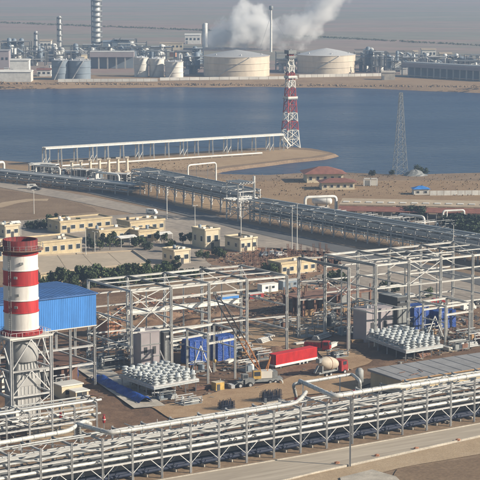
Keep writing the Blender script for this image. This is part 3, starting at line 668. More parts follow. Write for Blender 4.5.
# small portals at the coolers
def portal(label, px, h, depth):
    a, b = G(*px[0]), G(*px[1]); T = thing('small_portal', label, 'steel frame', a)
    b = b - a; a = Vector((0, 0, 0)); bk = [a + V * depth, b + V * depth]
    for q in (a, b, *bk): mem(T, 'column', q, q + UP * h, .42, .42, K['frame'], ref=U)
    for r_ in ((a, b), bk):
        mem(T, 'beam', r_[0] + UP * (h - .2), r_[1] + UP * (h - .2), .32, .5, K['frame']); mem(T, 'beam', r_[0] + UP * (h - 2.4), r_[1] + UP * (h - 2.4), .32, .5, K['frame'])
    for p, q in ((a, bk[0]), (b, bk[1])): mem(T, 'side_beam', p + UP * (h - .2), q + UP * (h - .2), .3, .45, K['frame']); mem(T, 'side_beam', p + UP * (h - 4.5), q + UP * (h - 4.5), .2, .3, K['frame'])
    c = (bk[0] + bk[1]) / 2 + UP * (h * .6)
    mem(T, 'brace', bk[0].lerp(bk[1], .1) + UP * .3, c, .22, .22, K['frame'], 'box'); mem(T, 'brace', bk[0].lerp(bk[1], .9) + UP * .3, c, .22, .22, K['frame'], 'box')
    return T
portal('low white steel portal over the blue wrapped crates beside the crane', ((208, 385), (235, 379.5)), ZT(208, 385, 334), 9)
portal('low white steel portal right of the second row of pale coolers', ((445, 349), (469, 345)), ZT(445, 349, 306), 9)
portal('low dark trimmed steel portal left of the blue wrapped crates', ((172, 366), (187, 363)), ZT(172, 366, 332), 8)

# ------------------------------------------------------------------ rows of pale coolers
drum_me = MB().lathe([(.62, 0), (.62, .12), (.40, .14), (.40, .42), (.66, .45), (.70, .52), (.70, .62), (.64, .68), (.42, .70), (.42, 1.0), (.66, 1.03), (.70, 1.1), (.70, 1.2), (.64, 1.26), (.42, 1.28), (.42, 1.55), (.60, 1.58), (.62, 1.72), (.5, 1.8), (0, 1.84)], 14).mesh('cooler_drum'); drum_me.materials.append(K['drum'])
drum_me2 = MB().lathe([(.5, 0), (.5, .9), (.66, .95), (.66, 1.05), (.45, 1.1), (.45, 1.7), (.3, 1.8), (0, 1.82)], 14).mesh('cooler_drum'); drum_me2.materials.append(K['drum'])
def cooler(label, px, nu, nv, zpl):
    a, b, c = [G(x, y, zpl) for x, y in px]           # near corner, right corner, left corner of the deck
    T = thing('cooler_bank', label, 'cooler', Vector((a.x, a.y, 0)))
    eu = (b - a); ev = (c - a); n0 = Vector((0, 0, 0))
    ang = math.atan2(eu.y, eu.x)
    q = [n0, eu, eu + ev, ev]
    obj('deck', MB().prism([p.xy for p in q], zpl - .3, zpl), K['steel'], T)
    for i in range(5):
        for j in range(5):
            p = eu * (.04 + .92 * i / 4) + ev * (.04 + .92 * j / 4)
            if i in (0, 4) or j in (0, 4): mem(T, 'leg', (p.x, p.y, 0), (p.x, p.y, zpl - .3), .24, .24, K['steel'])
    for s0, s1 in zip(q, q[1:] + q[:1]): mem(T, 'edge_beam', s0 + UP * (zpl - .55), s1 + UP * (zpl - .55), .2, .45, K['drum'])
    su = eu.length / nu
    for i in range(nu):
        for j in range(nv):
            p = eu * ((i + .5) / nu) + ev * ((j + .5) / nv)
            o = bpy.data.objects.new('drum', drum_me if R.random() < .7 else drum_me2); COL.objects.link(o); o.parent = T; o.location = (p.x, p.y, zpl); s_ = su * .56; o.scale = (s_, s_, s_ * .92 * R.uniform(.95, 1.05)); o.rotation_euler.z = R.uniform(0, 6)
    for j in range(nv):
        p = eu * .02 + ev * ((j + .5) / nv); r_ = eu * .98 + ev * ((j + .5) / nv); mem(T, 'header_pipe', p + UP * (zpl + .25), r_ + UP * (zpl + .25), .3, .3, K['pipe_dull'], 'pipe')
    return T
cooler('bank of pale cooler drums on a steel deck beside the blue tarpaulin path', ((154, 386.5), (199, 378.5), (119, 374.5)), 6, 7, 3.4)
cooler('bank of pale cooler drums on a steel deck in front of the grey enclosure', ((406, 350.5), (443, 344.5), (366, 336)), 6, 8, 3.2)

# ------------------------------------------------------------------ enclosures, crates, sheds
def place(x, y): return G(x, y)
def box_thing(name, label, cat, px, su, sv, h, mt, rz=TH, parts=None, group=None):
    """px is the foot of the near corner (left end of the front side)"""
    p = G(*px); T = thing(name, label, cat, p, rz, group)
    obj('body', MB().box((su / 2, sv / 2, h / 2), (su, sv, h)), mt, T)
    if parts: parts(T, su, sv, h)
    return T
def panels(T, su, sv, h):
    n = max(2, int(su / 2.2))
    for i in range(n + 1): bx(T, 'panel_joint', (su * i / n if 0 < i < n else (.05 if i == 0 else su - .05), -.04, h / 2), (.1, .08, h - .02), K['steel_dk'])
    for z in (h * .36, h * .68): bx(T, 'band', (su / 2, -.06, z), (su + .1, .12, .22), K['steel_dk'])
    for i in range(2): bx(T, 'louvre', (su * (.25 + .45 * i), -.05, h * .52), (su * .16, .1, h * .2), K['shade'])
    bx(T, 'roof_cap', (su / 2, sv / 2, h + .08), (su + .2, sv + .2, .16), K['lilac'])
    bx(T, 'roof_unit', (su * .3, sv * .5, h + .5), (1.4, 1.4, .7), K['steel'])
box_thing('turbine_enclosure', 'tall grey panelled enclosure inside the right steel frame', 'enclosure', (366, 344), 9.0, 5.5, ZT(366, 344, 311), K['lilac'], parts=panels)
box_thing('turbine_enclosure', 'tall grey panelled enclosure inside the steel frame beside the blue hall', 'enclosure', (141, 371), 5.6, 5, ZT(141, 371, 334), K['lilac'], parts=panels)
def dark_parts(T, su, sv, h):
    for i in range(2): bx(T, 'door', (su * (.27 + .46 * i), -.04, h * .42), (su * .34, .08, h * .7), K['steel_dk'])
    bx(T, 'roof_cap', (su / 2, sv / 2, h + .06), (su + .2, sv + .2, .12), K['steel_dk']); bx(T, 'vent', (su / 2, -.05, h * .88), (su * .5, .1, .5), K['steel'])
box_thing('control_module', 'tall dark grey module right of the grey enclosure in the right frame', 'cabin', (397, 336), 3.4, 8, ZT(397, 336, 298), K['shade'], parts=dark_parts)
box_thing('control_module', 'tall dark module right of the grey enclosure near the crane boom', 'cabin', (164, 367), 2.4, 5, ZT(164, 367, 333), K['shade'], parts=dark_parts)
# crates wrapped in blue sheet: soft, folded boxes
def wrapped(label, px, su, sv, h, seed, rz=TH, group='blue wrapped crates'):
    p = G(*px); T = thing('wrapped_crate', label, 'crate', p, rz, group)
    m = MB(); nx, ny, nz = 10, 8, 8
    def P_(x, y, z):
        nv = Vector((x * 1.1 + seed * 7, y * 1.1, z * .9)); d = .22 * noise.noise(nv) + .10 * noise.noise(nv * 3)
        e = 1 + .05 * (1 - z / h)
        c = Vector((su / 2, sv / 2, 0)); q = Vector((x, y, 0)) - c
        return (c.x + q.x * e + d * (1 if q.x > 0 else -1), c.y + q.y * e + d * (1 if q.y > 0 else -1), max(z + d * (1 if z > h * .9 else 0), 0))
    def face(fn, a, b):
        o = len(m.v)
        for j in range(b + 1):
            for i in range(a + 1): m.v.append(P_(*fn(i / a, j / b)))
        for j in range(b):
            for i in range(a): k_ = o + j * (a + 1) + i; m.f.append([k_, k_ + 1, k_ + a + 2, k_ + a + 1]); m.sm.append(True)
    face(lambda s, t: (s * su, 0, t * h), nx, nz); face(lambda s, t: (su, s * sv, t * h), ny, nz); face(lambda s, t: (su - s * su, sv, t * h), nx, nz); face(lambda s, t: (0, sv - s * sv, t * h), ny, nz); face(lambda s, t: (s * su, t * sv, h), nx, ny)
    obj('sheet', m, K['tarp'], T)
    bx(T, 'pallet', (su / 2, sv / 2, .12), (su * .96, sv * .96, .24), K['wood'])
    for f_ in (.3, .7): bx(T, 'strap', (su * f_, -.22 * 1.3, h * .5), (.12, .1, h * .9), K['steel_dk'])
    return T
wrapped('tall crate wrapped in blue sheet behind the low portal next to the crane, left one', (190, 366), 5.0, 4, ZT(190, 366, 341), 1)
wrapped('tall crate wrapped in blue sheet right of the low portal, under the crane boom', (218, 362), 5.0, 4.5, ZT(218, 362, 337), 2)
wrapped('crate wrapped in blue sheet inside the right steel frame, beside the dark module', (414, 331), 5.2, 4.5, ZT(414, 331, 307), 3)
wrapped('long low crate wrapped in blue sheet behind the rightmost low portal', (439, 330), 5.8, 4, ZT(439, 330, 312), 4)
wrapped('flat crate wrapped in blue sheet below the blue hall', (62, 382), 4.4, 5, ZT(62, 382, 366), 5)
# loose blue tarpaulin over the trench beside the path
pts0 = [G(98, 381), G(122, 393), G(146, 405)]; m = MB(); nn_ = 40
for i in range(nn_ + 1):
    f_ = i / nn_ * 2; p = pts0[0].lerp(pts0[1], f_) if f_ <= 1 else pts0[1].lerp(pts0[2], f_ - 1)
    d_ = (pts0[2] - pts0[0]).normalized(); q_ = Vector((-d_.y, d_.x, 0))
    for j in range(9):
        w_ = (j - 4) / 4 * (1.7 + .5 * noise.noise(Vector((i * .25, j, 3)))); h_ = 1.5 * (1 - (j - 4) ** 2 / 17.5) * (.75 + .5 * noise.noise(Vector((i * .35, .3 * j, 1)))) + .2 * noise.noise(Vector((i * .9, j * .9, 5))) + .5
        m.v.append((*(p + q_ * w_).xy, h_))
for i in range(nn_):
    for j in range(8): k_ = i * 9 + j; m.f.append([k_, k_ + 9, k_ + 10, k_ + 1]); m.sm.append(True)
tag(obj('tarpaulin', m, K['tarp']), 'long crumpled blue tarpaulin lying along the concrete path', 'tarpaulin')
box_thing('sand_box', 'tan plywood box standing behind the steel frame next to the blue hall', 'box', (106, 338), 4.8, 4, 4.2, K['terra'], parts=lambda T, a, b, h: (bx(T, 'lid', (a / 2, b / 2, h + .08), (a + .3, b + .3, .16), K['wood']), bx(T, 'batten', (a * .33, -.05, h / 2), (.2, .1, h), K['wood']), bx(T, 'batten', (a * .66, -.05, h / 2), (.2, .1, h), K['wood']))).location.z = .2
def cream_parts(T, su, sv, h):
    bx(T, 'roof_slab', (su / 2, sv / 2, h + .15), (su + .5, sv + .5, .3), K['offwhite']); bx(T, 'door', (su * .7, -.04, 1.05), (1.0, .08, 2.1), K['shade']); bx(T, 'window', (su * .3, -.04, 1.6), (1.4, .08, .9), K['glass'])
box_thing('pump_house', 'low cream block house with flat roof at the foot of the blue hall', 'hut', (62, 400), 5.5, 4, 3.1, K['cream'], parts=cream_parts)
box_thing('pump_house', 'smaller low cream block house next to the concrete path', 'hut', (76, 402), 3.4, 3, 2.2, K['cream'], parts=cream_parts)
box_thing('diesel_generator', 'yellow generator cabinet on the soil in front of the coolers', 'generator', (216, 391.5), 2.4, 2.0, 2.0, K['yellowpaint'],
          parts=lambda T, a, b, h: (bx(T, 'door', (a * .3, -.03, h * .45), (a * .35, .06, h * .7), K['shade']), bx(T, 'exhaust', (a * .8, b * .5, h + .35), (.2, .2, .7), K['steel_dk']), bx(T, 'skid', (a / 2, b / 2, .08), (a + .5, b + .3, .16), K['steel_dk']), bx(T, 'roof_cap', (a / 2, b / 2, h + .03), (a + .1, b + .1, .06), K['cream'])))

# long shed with a grey roof behind the foreground rack
p = G(401, 396); a = G(401, 379.5, 4.2); T = thing('site_shed', 'long low shed with grey felt roof and tan wall behind the foreground rack', 'shed', Vector((a.x, a.y, 0)), math.atan2((G(480, 367.5, 4.2) - a).y, (G(480, 367.5, 4.2) - a).x))
Ls, Ds = 34.0, (G(381, 369.5, 4.2) - a).length
obj('wall', MB().box((Ls / 2, Ds / 2, 2.0), (Ls, Ds, 4.0)), K['yellow'], T)
vs = [(-.5, -.6, 4.02), (Ls, -.6, 4.02), (Ls, Ds + .6, 4.02), (-.5, Ds + .6, 4.02), (-.5, -.6, 4.25), (Ls, -.6, 4.25), (Ls, Ds + .6, 4.6), (-.5, Ds + .6, 4.6)]
rf = obj('roof', MB().add(vs, [[0, 3, 2, 1], [4, 5, 6, 7], [0, 1, 5, 4], [1, 2, 6, 5], [2, 3, 7, 6], [3, 0, 4, 7]]), K['greyroof'], T)
for i in range(8): bx(rf, 'felt_seam', (2 + i * 4, Ds / 2, 4.47), (.12, Ds + .9, .06), K['greyroof']).rotation_euler.x = math.atan(.35 / (Ds + 1.2))
mem(rf, 'loose_batten', (4, 1.5, 4.5), (7, 2.2, 4.52), .15, .12, K['rust'], 'box'); mem(rf, 'loose_batten', (8.5, 2.5, 4.55), (9.2, 5, 4.6), .15, .12, K['rust'], 'box'); mem(rf, 'loose_batten', (3, 4.5, 4.6), (5, 4.8, 4.6), .15, .12, K['rust'], 'box')
bx(T, 'fascia', (Ls / 2, -.64, 4.1), (Ls + .4, .06, .3), K['wood'])
for i in range(7):
    wn = bx(T, 'window', (3 + i * 4.6, -.04, 2.4), (1.6, .08, 1.2), K['white']); bx(wn, 'pane', (0, -.03, 0), (1.4, .06, 1.0), K['glass'])

# ------------------------------------------------------------------ machines
def wheel(parent, p, r, wd, axis=Vector((0, 1, 0))):
    w_ = obj('wheel', MB(), None, parent); me = MB(); rot = Vector((0, 0, 1)).rotation_difference(axis).to_matrix()
    prof = [(r * .55, -wd / 2), (r * .95, -wd / 2), (r, -wd * .35), (r, wd * .35), (r * .95, wd / 2), (r * .55, wd / 2)]
    t = MB().lathe(prof, 16, caps=True); t.v = [tuple(rot @ Vector(v)) for v in t.v]; me = t.mesh('tyre'); me.materials.append(K['rubber']); w_.data = me; w_.location = p
    h = MB().lathe([(r * .5, -wd / 2 - .02), (r * .5, wd / 2 + .02)], 12); h.v = [tuple(rot @ Vector(v)) for v in h.v]; obj('hub', h, K['steel'], w_)
    return w_
# red container on a white flatbed
cp = G(276, 370.5); ce = G(327, 360); ang = math.atan2((ce - cp).y, (ce - cp).x); Lc = 14.4
T = thing('flatbed_trailer', 'white flatbed trailer carrying the red container', 'trailer', cp, ang)
bx(T, 'bed', (Lc / 2, 1.25, 1.15), (Lc + .6, 2.5, .3), K['offwhite']); bx(T, 'side_rail', (Lc / 2, -.05, .95), (Lc + .6, .12, .35), K['white']); bx(T, 'chassis_beam', (Lc / 2, 1.25, .8), (Lc, .9, .45), K['steel_dk'])
for x in (8.4, 9.7, 11.0):
    for y in (.2, 2.3): wheel(T, (x, y, .5), .5, .4)
for y in (.4, 2.1): bx(T, 'landing_leg', (2.0, y, .5), (.2, .2, 1.0), K['steel_dk'])
Tc = thing('shipping_container', 'bright red shipping container lying on the white flatbed trailer', 'container', cp + UP * 1.31, ang)
obj('box', MB().box((Lc / 2, 1.25, 1.3), (Lc, 2.44, 2.55)), K['redbox'], Tc)
m = MB()
for i in range(44): m.box((.25 + i * (Lc - .5) / 43, .0, 1.3), (.13, .07, 2.3))
o = obj('corrugation', m, K['redbox'], Tc); o["kind"] = "stuff"
for y in (.03, 2.47): bx(Tc, 'bottom_rail', (Lc / 2, y, .1), (Lc, .08, .2), K['redbox']); bx(Tc, 'top_rail', (Lc / 2, y, 2.52), (Lc, .08, .12), K['redbox'])
for x in (.05, Lc - .05): bx(Tc, 'corner_post', (x, .0, 1.3), (.16, .12, 2.58), K['redbox'])
for y in (.65, 1.85): 
    d_ = bx(Tc, 'door', (-.02, y, 1.3), (.05, 1.1, 2.4), K['red']); bx(d_, 'lock_bar', (-.05, .2, 0), (.05, .05, 2.3), K['steel'])
# concrete mixer truck
mp_ = G(322, 379); me_ = G(356, 371.5); ang = math.atan2((me_ - mp_).y, (me_ - mp_).x)
T = thing('mixer_truck', 'concrete mixer truck with beige drum and red cab on the brown soil', 'truck', mp_, ang)
bx(T, 'chassis', (3.9, 1.2, 1.0), (7.8, .9, .4), K['steel_dk'])
dr = MB().lathe([(.0, -2.6), (.75, -2.6), (1.0, -2.2), (1.35, -.9), (1.4, 0), (1.3, 1.0), (.95, 1.9), (.65, 2.4), (.5, 2.5)], 20); rt = Matrix.Rotation(math.radians(-78), 3, 'Y'); dr.v = [tuple(rt @ Vector(v)) for v in dr.v]
do = obj('drum', dr, K['beige'], T, (3.0, 1.2, 2.7))
sp = MB(); 
for i in range(40):
    t_ = i / 39; z = -2.0 + 3.8 * t_; r_ = 1.42 - .35 * abs(t_ - .5) ** 1.5 * 2; a_ = t_ * 9; sp.v.append(0)
sp = MB().tube([rt @ Vector((math.cos(t * 9 / 30) * (1.42 - .30 * abs(t / 15 - 1) ** 2), math.sin(t * 9 / 30) * (1.42 - .30 * abs(t / 15 - 1) ** 2), -1.7 + 3.2 * t / 30)) for t in range(31)], .05, 5)
obj('spiral_band', sp, K['terra'], do)
bx(T, 'hopper', (.4, 1.2, 3.6), (.9, 1.0, .8), K['steel_dk']); mem(T, 'chute', (.1, 1.2, 2.6), (-1.0, 1.2, 1.2), .5, .15, K['steel_dk'], 'box')
for x in (.8, 5.2): bx(T, 'drum_support', (x, 1.2, 1.8), (.3, 1.4, 1.3), K['steel_dk'])
vs = [(5.9, 0, .7), (7.9, 0, .7), (7.9, 0, 1.9), (7.6, 0, 2.9), (5.9, 0, 2.9)]; cab = MB().add(vs + [(x, 2.4, z) for x, y, z in vs], [[0, 1, 2, 3, 4], [9, 8, 7, 6, 5], [0, 5, 6, 1], [1, 6, 7, 2], [2, 7, 8, 3], [3, 8, 9, 4], [4, 9, 5, 0]])
cb = obj('cab', cab, K['red'], T); bx(cb, 'windscreen', (7.79, 1.2, 2.35), (.06, 2.0, .8), K['glass']).rotation_euler.y = -.29; bx(cb, 'side_window', (6.9, -.02, 2.35), (1.0, .05, .7), K['glass']); bx(cb, 'bumper', (7.95, 1.2, .75), (.2, 2.4, .35), K['white'])
bx(cb, 'headlight', (8.0, .4, 1.15), (.06, .4, .25), K['white']); bx(cb, 'headlight', (8.0, 2.0, 1.15), (.06, .4, .25), K['white'])
for x in (1.4, 2.7, 6.9):
    for y in (.15, 2.25): wheel(T, (x, y, .5), .5, .4)
T.scale = (1.18, 1.18, 1.18)
# red tipper truck behind the container
tp_ = G(304, 352); te_ = G(333, 345.5)
ang = math.atan2((G(333, 352) - tp_).y, (G(333, 352) - tp_).x) - .25
T = thing('tipper_truck', 'dark red tipper truck parked behind the red container', 'truck', tp_, ang)
bx(T, 'chassis', (3.4, 1.2, .9), (6.8, .9, .4), K['steel_dk'])
tub = obj('tipper_body', MB().box((2.2, 1.2, 1.9), (4.4, 2.4, 1.3)), K['red'], T)
for i in range(5): bx(tub, 'side_rib', (.3 + i * .95, -.04, 1.9), (.12, .1, 1.3), K['red'])
bx(tub, 'load', (2.2, 1.2, 2.6), (4.0, 2.0, .2), K['rust'])
cb = obj('cab', MB().add([(x - 1.2, y, z) for x, y, z in cab.v], cab.f), K['red'], T); bx(cb, 'windscreen', (6.59, 1.2, 2.35), (.06, 2.0, .8), K['glass']).rotation_euler.y = -.29; bx(cb, 'side_window', (5.7, -.02, 2.35), (1.0, .05, .7), K['glass'])
bx(cb, 'bumper', (6.75, 1.2, .75), (.2, 2.4, .35), K['white'])
for x in (1.2, 2.5, 5.7):
    for y in (.15, 2.25): wheel(T, (x, y, .5), .5, .4)
# mobile crane with lattice boom
kp = G(256, 384); T = thing('mobile_crane', 'mobile crane with a long dark lattice boom and orange foot section', 'crane', kp, 0.25)
rz_ = Matrix.Rotation(-.25, 3, 'Z')
bx(T, 'carrier', (1.5, 0, 1.1), (9.5, 2.6, .7), K['steel_dk']); 
for x in (-2.4, -1.1, 3.2, 4.5):
    for y in (-1.15, 1.15): wheel(T, (x, y, .55), .55, .45)
for x in (-3.4, 5.8):
    mem(T, 'outrigger', (x, -2.8, .9), (x, 2.8, .9), .35, .3, K['offwhite'], 'box')
    for y in (-2.8, 2.8): mem(T, 'outrigger_jack', (x, y, .2), (x, y, .9), .3, .3, K['offwhite'], 'pipe')
hs = obj('upper_house', MB().box((1.6, 0, 2.4), (4.6, 2.5, 1.7)), K['offwhite'], T); bx(hs, 'counterweight', (4.4, 0, 2.3), (1.2, 2.6, 1.6), K['steel_dk'])
cbn = obj('operator_cab', MB().box((-.2, -1.6, 2.6), (1.9, 1.0, 1.9)), K['yellowpaint'], T); bx(cbn, 'side_window', (-.2, -2.12, 2.9), (1.5, .05, 1.0), K['glass']); bx(cbn, 'front_window', (-1.17, -1.6, 2.9), (.05, .8, 1.2), K['glass'])
foot = Vector((1.0, 0, 3.2)); tip_w = G(215, 292, 21.0); 
# boom leans left, roughly in the plane facing the camera; height from its length of about 24 m
pb_ = PX(kp)[2]; tip = rz_ @ (Vector(((215 - 256) / pb_, 0.0, (384 - 292) / pb_)))
bd = (tip - foot); Lb = bd.length; t = bd.normalized(); sx = t.cross(Vector((0, 1, 0))).normalized(); sy = t.cross(sx).normalized()
def bp(s, i, j):
    w_ = .62 * min(1, .25 + s * 5, .25 + (1 - s) * 5); return foot + bd * s + sx * w_ * i + sy * w_ * j
nB = 16
for i, j in ((-1, -1), (1, -1), (1, 1), (-1, 1)):
    for s0, s1, mt_ in ((0, .38, K['orange']), (.38, 1, K['shade'])):
        n_ = 4
        for k_ in range(n_): mem(T, 'boom_chord', bp(s0 + (s1 - s0) * k_ / n_, i, j), bp(s0 + (s1 - s0) * (k_ + 1) / n_, i, j), .17, .17, mt_, 'pipe')
sides = [((-1, -1), (1, -1)), ((1, -1), (1, 1)), ((1, 1), (-1, 1)), ((-1, 1), (-1, -1))]
for k_ in range(nB):
    s0, s1 = k_ / nB, (k_ + 1) / nB
    for (a, b) in sides[:4]: mem(T, 'boom_lacing', bp(s0, *(a if k_ % 2 else b)), bp(s1, *(b if k_ % 2 else a)), .09, .09, K['orange'] if s0 < .38 else K['shade'], 'pipe')
obj('boom_head', MB().box((0, 0, 0), (.7, .6, .7)), K['steel_dk'], T, tip)
mst = Vector((3.6, 0, 6.5)); mem(T, 'gantry', (2.6, -.8, 3.2), mst, .2, .2, K['orange'], 'box'); mem(T, 'gantry', (2.6, .8, 3.2), mst, .2, .2, K['orange'], 'box')
mem(T, 'pendant_line', mst, tip, .06, .06, K['steel_dk'], 'pipe'); mem(T, 'hoist_line', tip, (tip.x, tip.y, 6.0), .05, .05, K['steel_dk'], 'pipe')
hk = obj('hook_block', MB().lathe([(.0, -.5), (.3, -.3), (.35, .3), (0, .5)], 10), K['yellowpaint'], T, (tip.x, tip.y, 5.6))
# wheel loader beside the crane
lp = G(236, 388); T = thing('wheel_loader', 'dark wheel loader between the yellow generator and the crane', 'loader', lp, .35)
bx(T, 'rear_body', (3.2, 0, 1.5), (2.4, 1.8, 1.1), K['steel_dk']); bx(T, 'front_body', (1.0, 0, 1.2), (1.6, 1.2, .8), K['steel_dk']); cb = bx(T, 'cab', (2.2, 0, 2.6), (1.4, 1.4, 1.3), K['steel_dk']); bx(cb, 'side_window', (0, -.71, .1), (1.1, .04, .8), K['glass'])
for y in (-.6, .6): mem(T, 'lift_arm', (1.6, y, 1.7), (-.8, y, .7), .2, .3, K['steel_dk'], 'box')
obj('bucket', MB().prism([(-1.6, -1.2), (-.7, -1.2), (-.7, 1.2), (-1.6, 1.2)], .2, 1.0), K['steel'], T)
for x in (.7, 3.2):
    for y in (-1.0, 1.0): wheel(T, (x, y, .7), .7, .55)

# ------------------------------------------------------------------ rebar starter bars, stacks and rubble
def cage(label, px, nu, nv, sp_, h, mt):
    p = G(*px); T = thing('rebar_cage', label, 'rebar', p, TH, 'blue starter bar cages')
    obj('footing', MB().box((nu * sp_ / 2, nv * sp_ / 2, .25), (nu * sp_ + .6, nv * sp_ + .6, .5)), K['concrete'], T)
    for i in range(nu):
        for j in range(nv):
            mem(T, 'bar', (i * sp_ + .2, j * sp_ + .2, .4), (i * sp_ + .2 + R.uniform(-.12, .12), j * sp_ + .2 + R.uniform(-.12, .12), h * R.uniform(.8, 1.1)), .14, .14, mt, 'pipe')
    for z in (h * .35, h * .6):
        for j in (0, nv - 1): mem(T, 'tie_bar', (0, j * sp_ + .2, z), (nu * sp_, j * sp_ + .2, z), .1, .1, mt, 'pipe')
cage('cage of dark blue upright bars near the foreground rack, the smaller left one', (222, 413), 9, 5, .42, 2.5, K['bluebar_shade'])
cage('cage of dark blue upright bars near the foreground rack, the wider right one', (264, 405), 12, 5, .45, 2.9, K['bluebar_shade'])

def stack(name, label, cat, px, kind, n, L, mt, rz, group):
    p = G(*px) + UP * .35; T = thing(name, label, cat, p, rz, group)
    if kind == 'pipe':
        lay = n; r_ = .22; row = 0; y0 = 0
        while lay > 0:
            for i in range(lay): y = (i + row * .5) * 2 * r_; mem(T, 'pipe', (0, y, r_ + row * r_ * 1.73), (L + R.uniform(-.4, .4), y, r_ + row * r_ * 1.73), 2 * r_, 2 * r_, mt, 'pipe')
            lay -= 1; row += 1
            if row > 2: break
    else:
        for k_ in range(n):
            for i in range(4): mem(T, 'plank', (R.uniform(-.2, .2), i * .32, .1 + k_ * .13), (L + R.uniform(-.3, .3), i * .32, .1 + k_ * .13), .28, .11, mt, 'box')
    return T
sp_px = [((96, 352), 'plank'), (112, 360), (142, 392), (178, 400), (196, 392), (150, 350), (180, 345), (228, 365), (246, 357), (262, 345), (275, 338), (296, 346), (318, 342), (330, 350), (352, 344), (420, 360), (432, 356), (452, 352), (462, 350), (474, 336), (300, 332), (225, 330), (232, 342)]
sp_px = [q if isinstance(q[0], int) else q[0] for q in sp_px]
ts, ps = [], []
for i, q in enumerate(sp_px):
    if i % 3 == 0: ps.append(stack('pipe_stack', '', 'pipes', q, 'pipe', R.choice([4, 5, 6]), R.uniform(4, 7), K[R.choice(['pipe', 'pipe_dull', 'rust'])], TH + R.choice([0, 0, 1.57, .4]), 'stacks of loose pipes in the yard'))
    else: ts.append(stack('plank_stack', '', 'planks', q, 'plank', R.choice([3, 5, 7]), R.uniform(3, 5), K[R.choice(['wood', 'wood', 'offwhite', 'rust'])], TH + R.choice([0, 1.57, -.3, .5]), 'stacks of planks in the yard'))
order(ps, 'stack of loose pipes lying on the brown yard soil, {}')
order(ts, 'stack of planks lying on the brown yard soil, {}')
# rubble: offcuts, stones, sheets that nobody could count
m = MB()
def scatter(poly, n, smin, smax, seed, flat=.5, zg=.3):
    rr = random.Random(seed); pts = [G(x, y) for x, y in poly]
    x0, x1 = min(p.x for p in pts), max(p.x for p in pts); y0, y1 = min(p.y for p in pts), max(p.y for p in pts)
    k_ = 0
    while k_ < n:
        x, y = rr.uniform(x0, x1), rr.uniform(y0, y1); ins = False; j = len(pts) - 1
        for i in range(len(pts)):
            if (pts[i].y > y) != (pts[j].y > y) and x < (pts[j].x - pts[i].x) * (y - pts[i].y) / (pts[j].y - pts[i].y) + pts[i].x: ins = not ins
            j = i
        if not ins or noise.noise(Vector((x * .12, y * .12, seed))) < -.12: 
            if rr.random() > .02: continue
            if not ins: continue
        k_ += 1; s = rr.uniform(smin, smax); L = s * rr.choice([1, 1.3, 2.5, 6])
        rot = Matrix.Rotation(rr.uniform(0, 6.3), 3, 'Z') @ Matrix.Rotation(rr.uniform(-.25, .25), 3, 'Y')
        yield (x, y, zg + s * .15), (L, s * rr.uniform(.4, 1), s * rr.uniform(.2, .9) * flat), rot, rr
def debris(name, label, areas, mats):
    ms = [MB() for _ in mats]
    for a in areas:
        for c, d, rot, rr in scatter(*a): ms[rr.randrange(len(mats))].box(c, d, m=rot)
    whole = MB(); idx = []
    for i, q in enumerate(ms): whole.add(q.v, q.f); idx += [i] * len(q.f)
    me = whole.mesh(name)
    for mt_ in mats: me.materials.append(mt_)
    me.polygons.foreach_set("material_index", idx)
    o = obj(name, me, None); tag(o, label, 'rubble', kind='stuff'); return o
debris('rubble', 'offcuts, stones and scraps strewn over the construction yard', [
    ([(100, 400), (215, 400), (300, 385), (360, 350), (480, 340), (480, 300), (330, 300), (215, 300), (100, 335)], 1500, .12, .5, 3),
    ([(215, 372), (262, 372), (262, 335), (215, 335)], 250, .25, .9, 4), ([(40, 400), (100, 400), (100, 350), (40, 350)], 220, .25, .9, 5),
    ([(330, 340), (300, 330), (300, 300), (350, 300)], 300, .2, .8, 6), ([(400, 365), (470, 350), (470, 330), (400, 345)], 250, .25, .9, 8), ([(0, 460), (480, 395), (480, 420), (0, 480)], 500, .12, .4, 9)],
    [K['wood'], K['rust'], K['steel_dk'], K['concrete'], K['rock'], K['rust'], K['steel_dk'], K['shade'], K['shade'], K['rock']])
debris('rubble', 'rusty scrap and bars strewn over the reddish rebar yard', [
    ([(205, 262), (250, 248), (330, 252), (345, 268), (330, 290), (215, 285)], 600, .2, .7, 12, .8, .2), ([(130, 300), (300, 288), (300, 312), (150, 330)], 900, .2, .7, 13, .9, .3), ([(98, 345), (98, 318), (135, 302), (170, 300), (150, 345)], 500, .3, 1.0, 14, .9, .3), ([(330, 300), (480, 318), (480, 338), (340, 322)], 500, .25, .9, 15, .9, .2)],
    [K['rust'], K['rust'], K['terra'], K['steel_dk'], K['wood'], K['shade'], K['rust'], K['rock'], K['rock'], K['concrete']])
def mound(label, px, rx, ry, h, seed, mt):
    m = MB(); n_ = 26
    for j in range(n_ + 1):
        for i in range(n_ + 1):
            x, y = (i / n_ - .5) * 2, (j / n_ - .5) * 2; r_ = math.hypot(x, y); b_ = max(0, 1 - r_) ** .8
            m.v.append((x * rx, y * ry, -.15 + b_ * h * (.8 + .5 * noise.noise(Vector((x * 2.2, y * 2.2, seed)))) + (.25 * noise.noise(Vector((x * 7, y * 7, seed + 3))) if b_ > 0 else 0)))
    for j in range(n_):
        for i in range(n_): k_ = j * (n_ + 1) + i; m.f.append([k_, k_ + 1, k_ + n_ + 2, k_ + n_ + 1]); m.sm.append(True)
    o = obj('soil_mound', m, mt, None, G(*px) + UP * .3, TH); tag(o, label, 'soil mound', 'soil mounds in the yard'); return o
md = [mound('', q, a, b, h, 3 + i * 2.7, K['redsoil' if i % 2 else 'yard']) for i, (q, a, b, h) in enumerate((((142, 326), 9, 6, 2.6), ((166, 320), 10, 6, 3.0), ((192, 322), 9, 5, 2.2), ((222, 318), 8, 5, 2.0), ((262, 320), 9, 5, 1.8), ((276, 352), 6, 4, 1.5), ((112, 330), 8, 5, 2.4), ((352, 322), 7, 4, 1.6)))]
order(md, 'brown soil mound in the construction yard, {}')
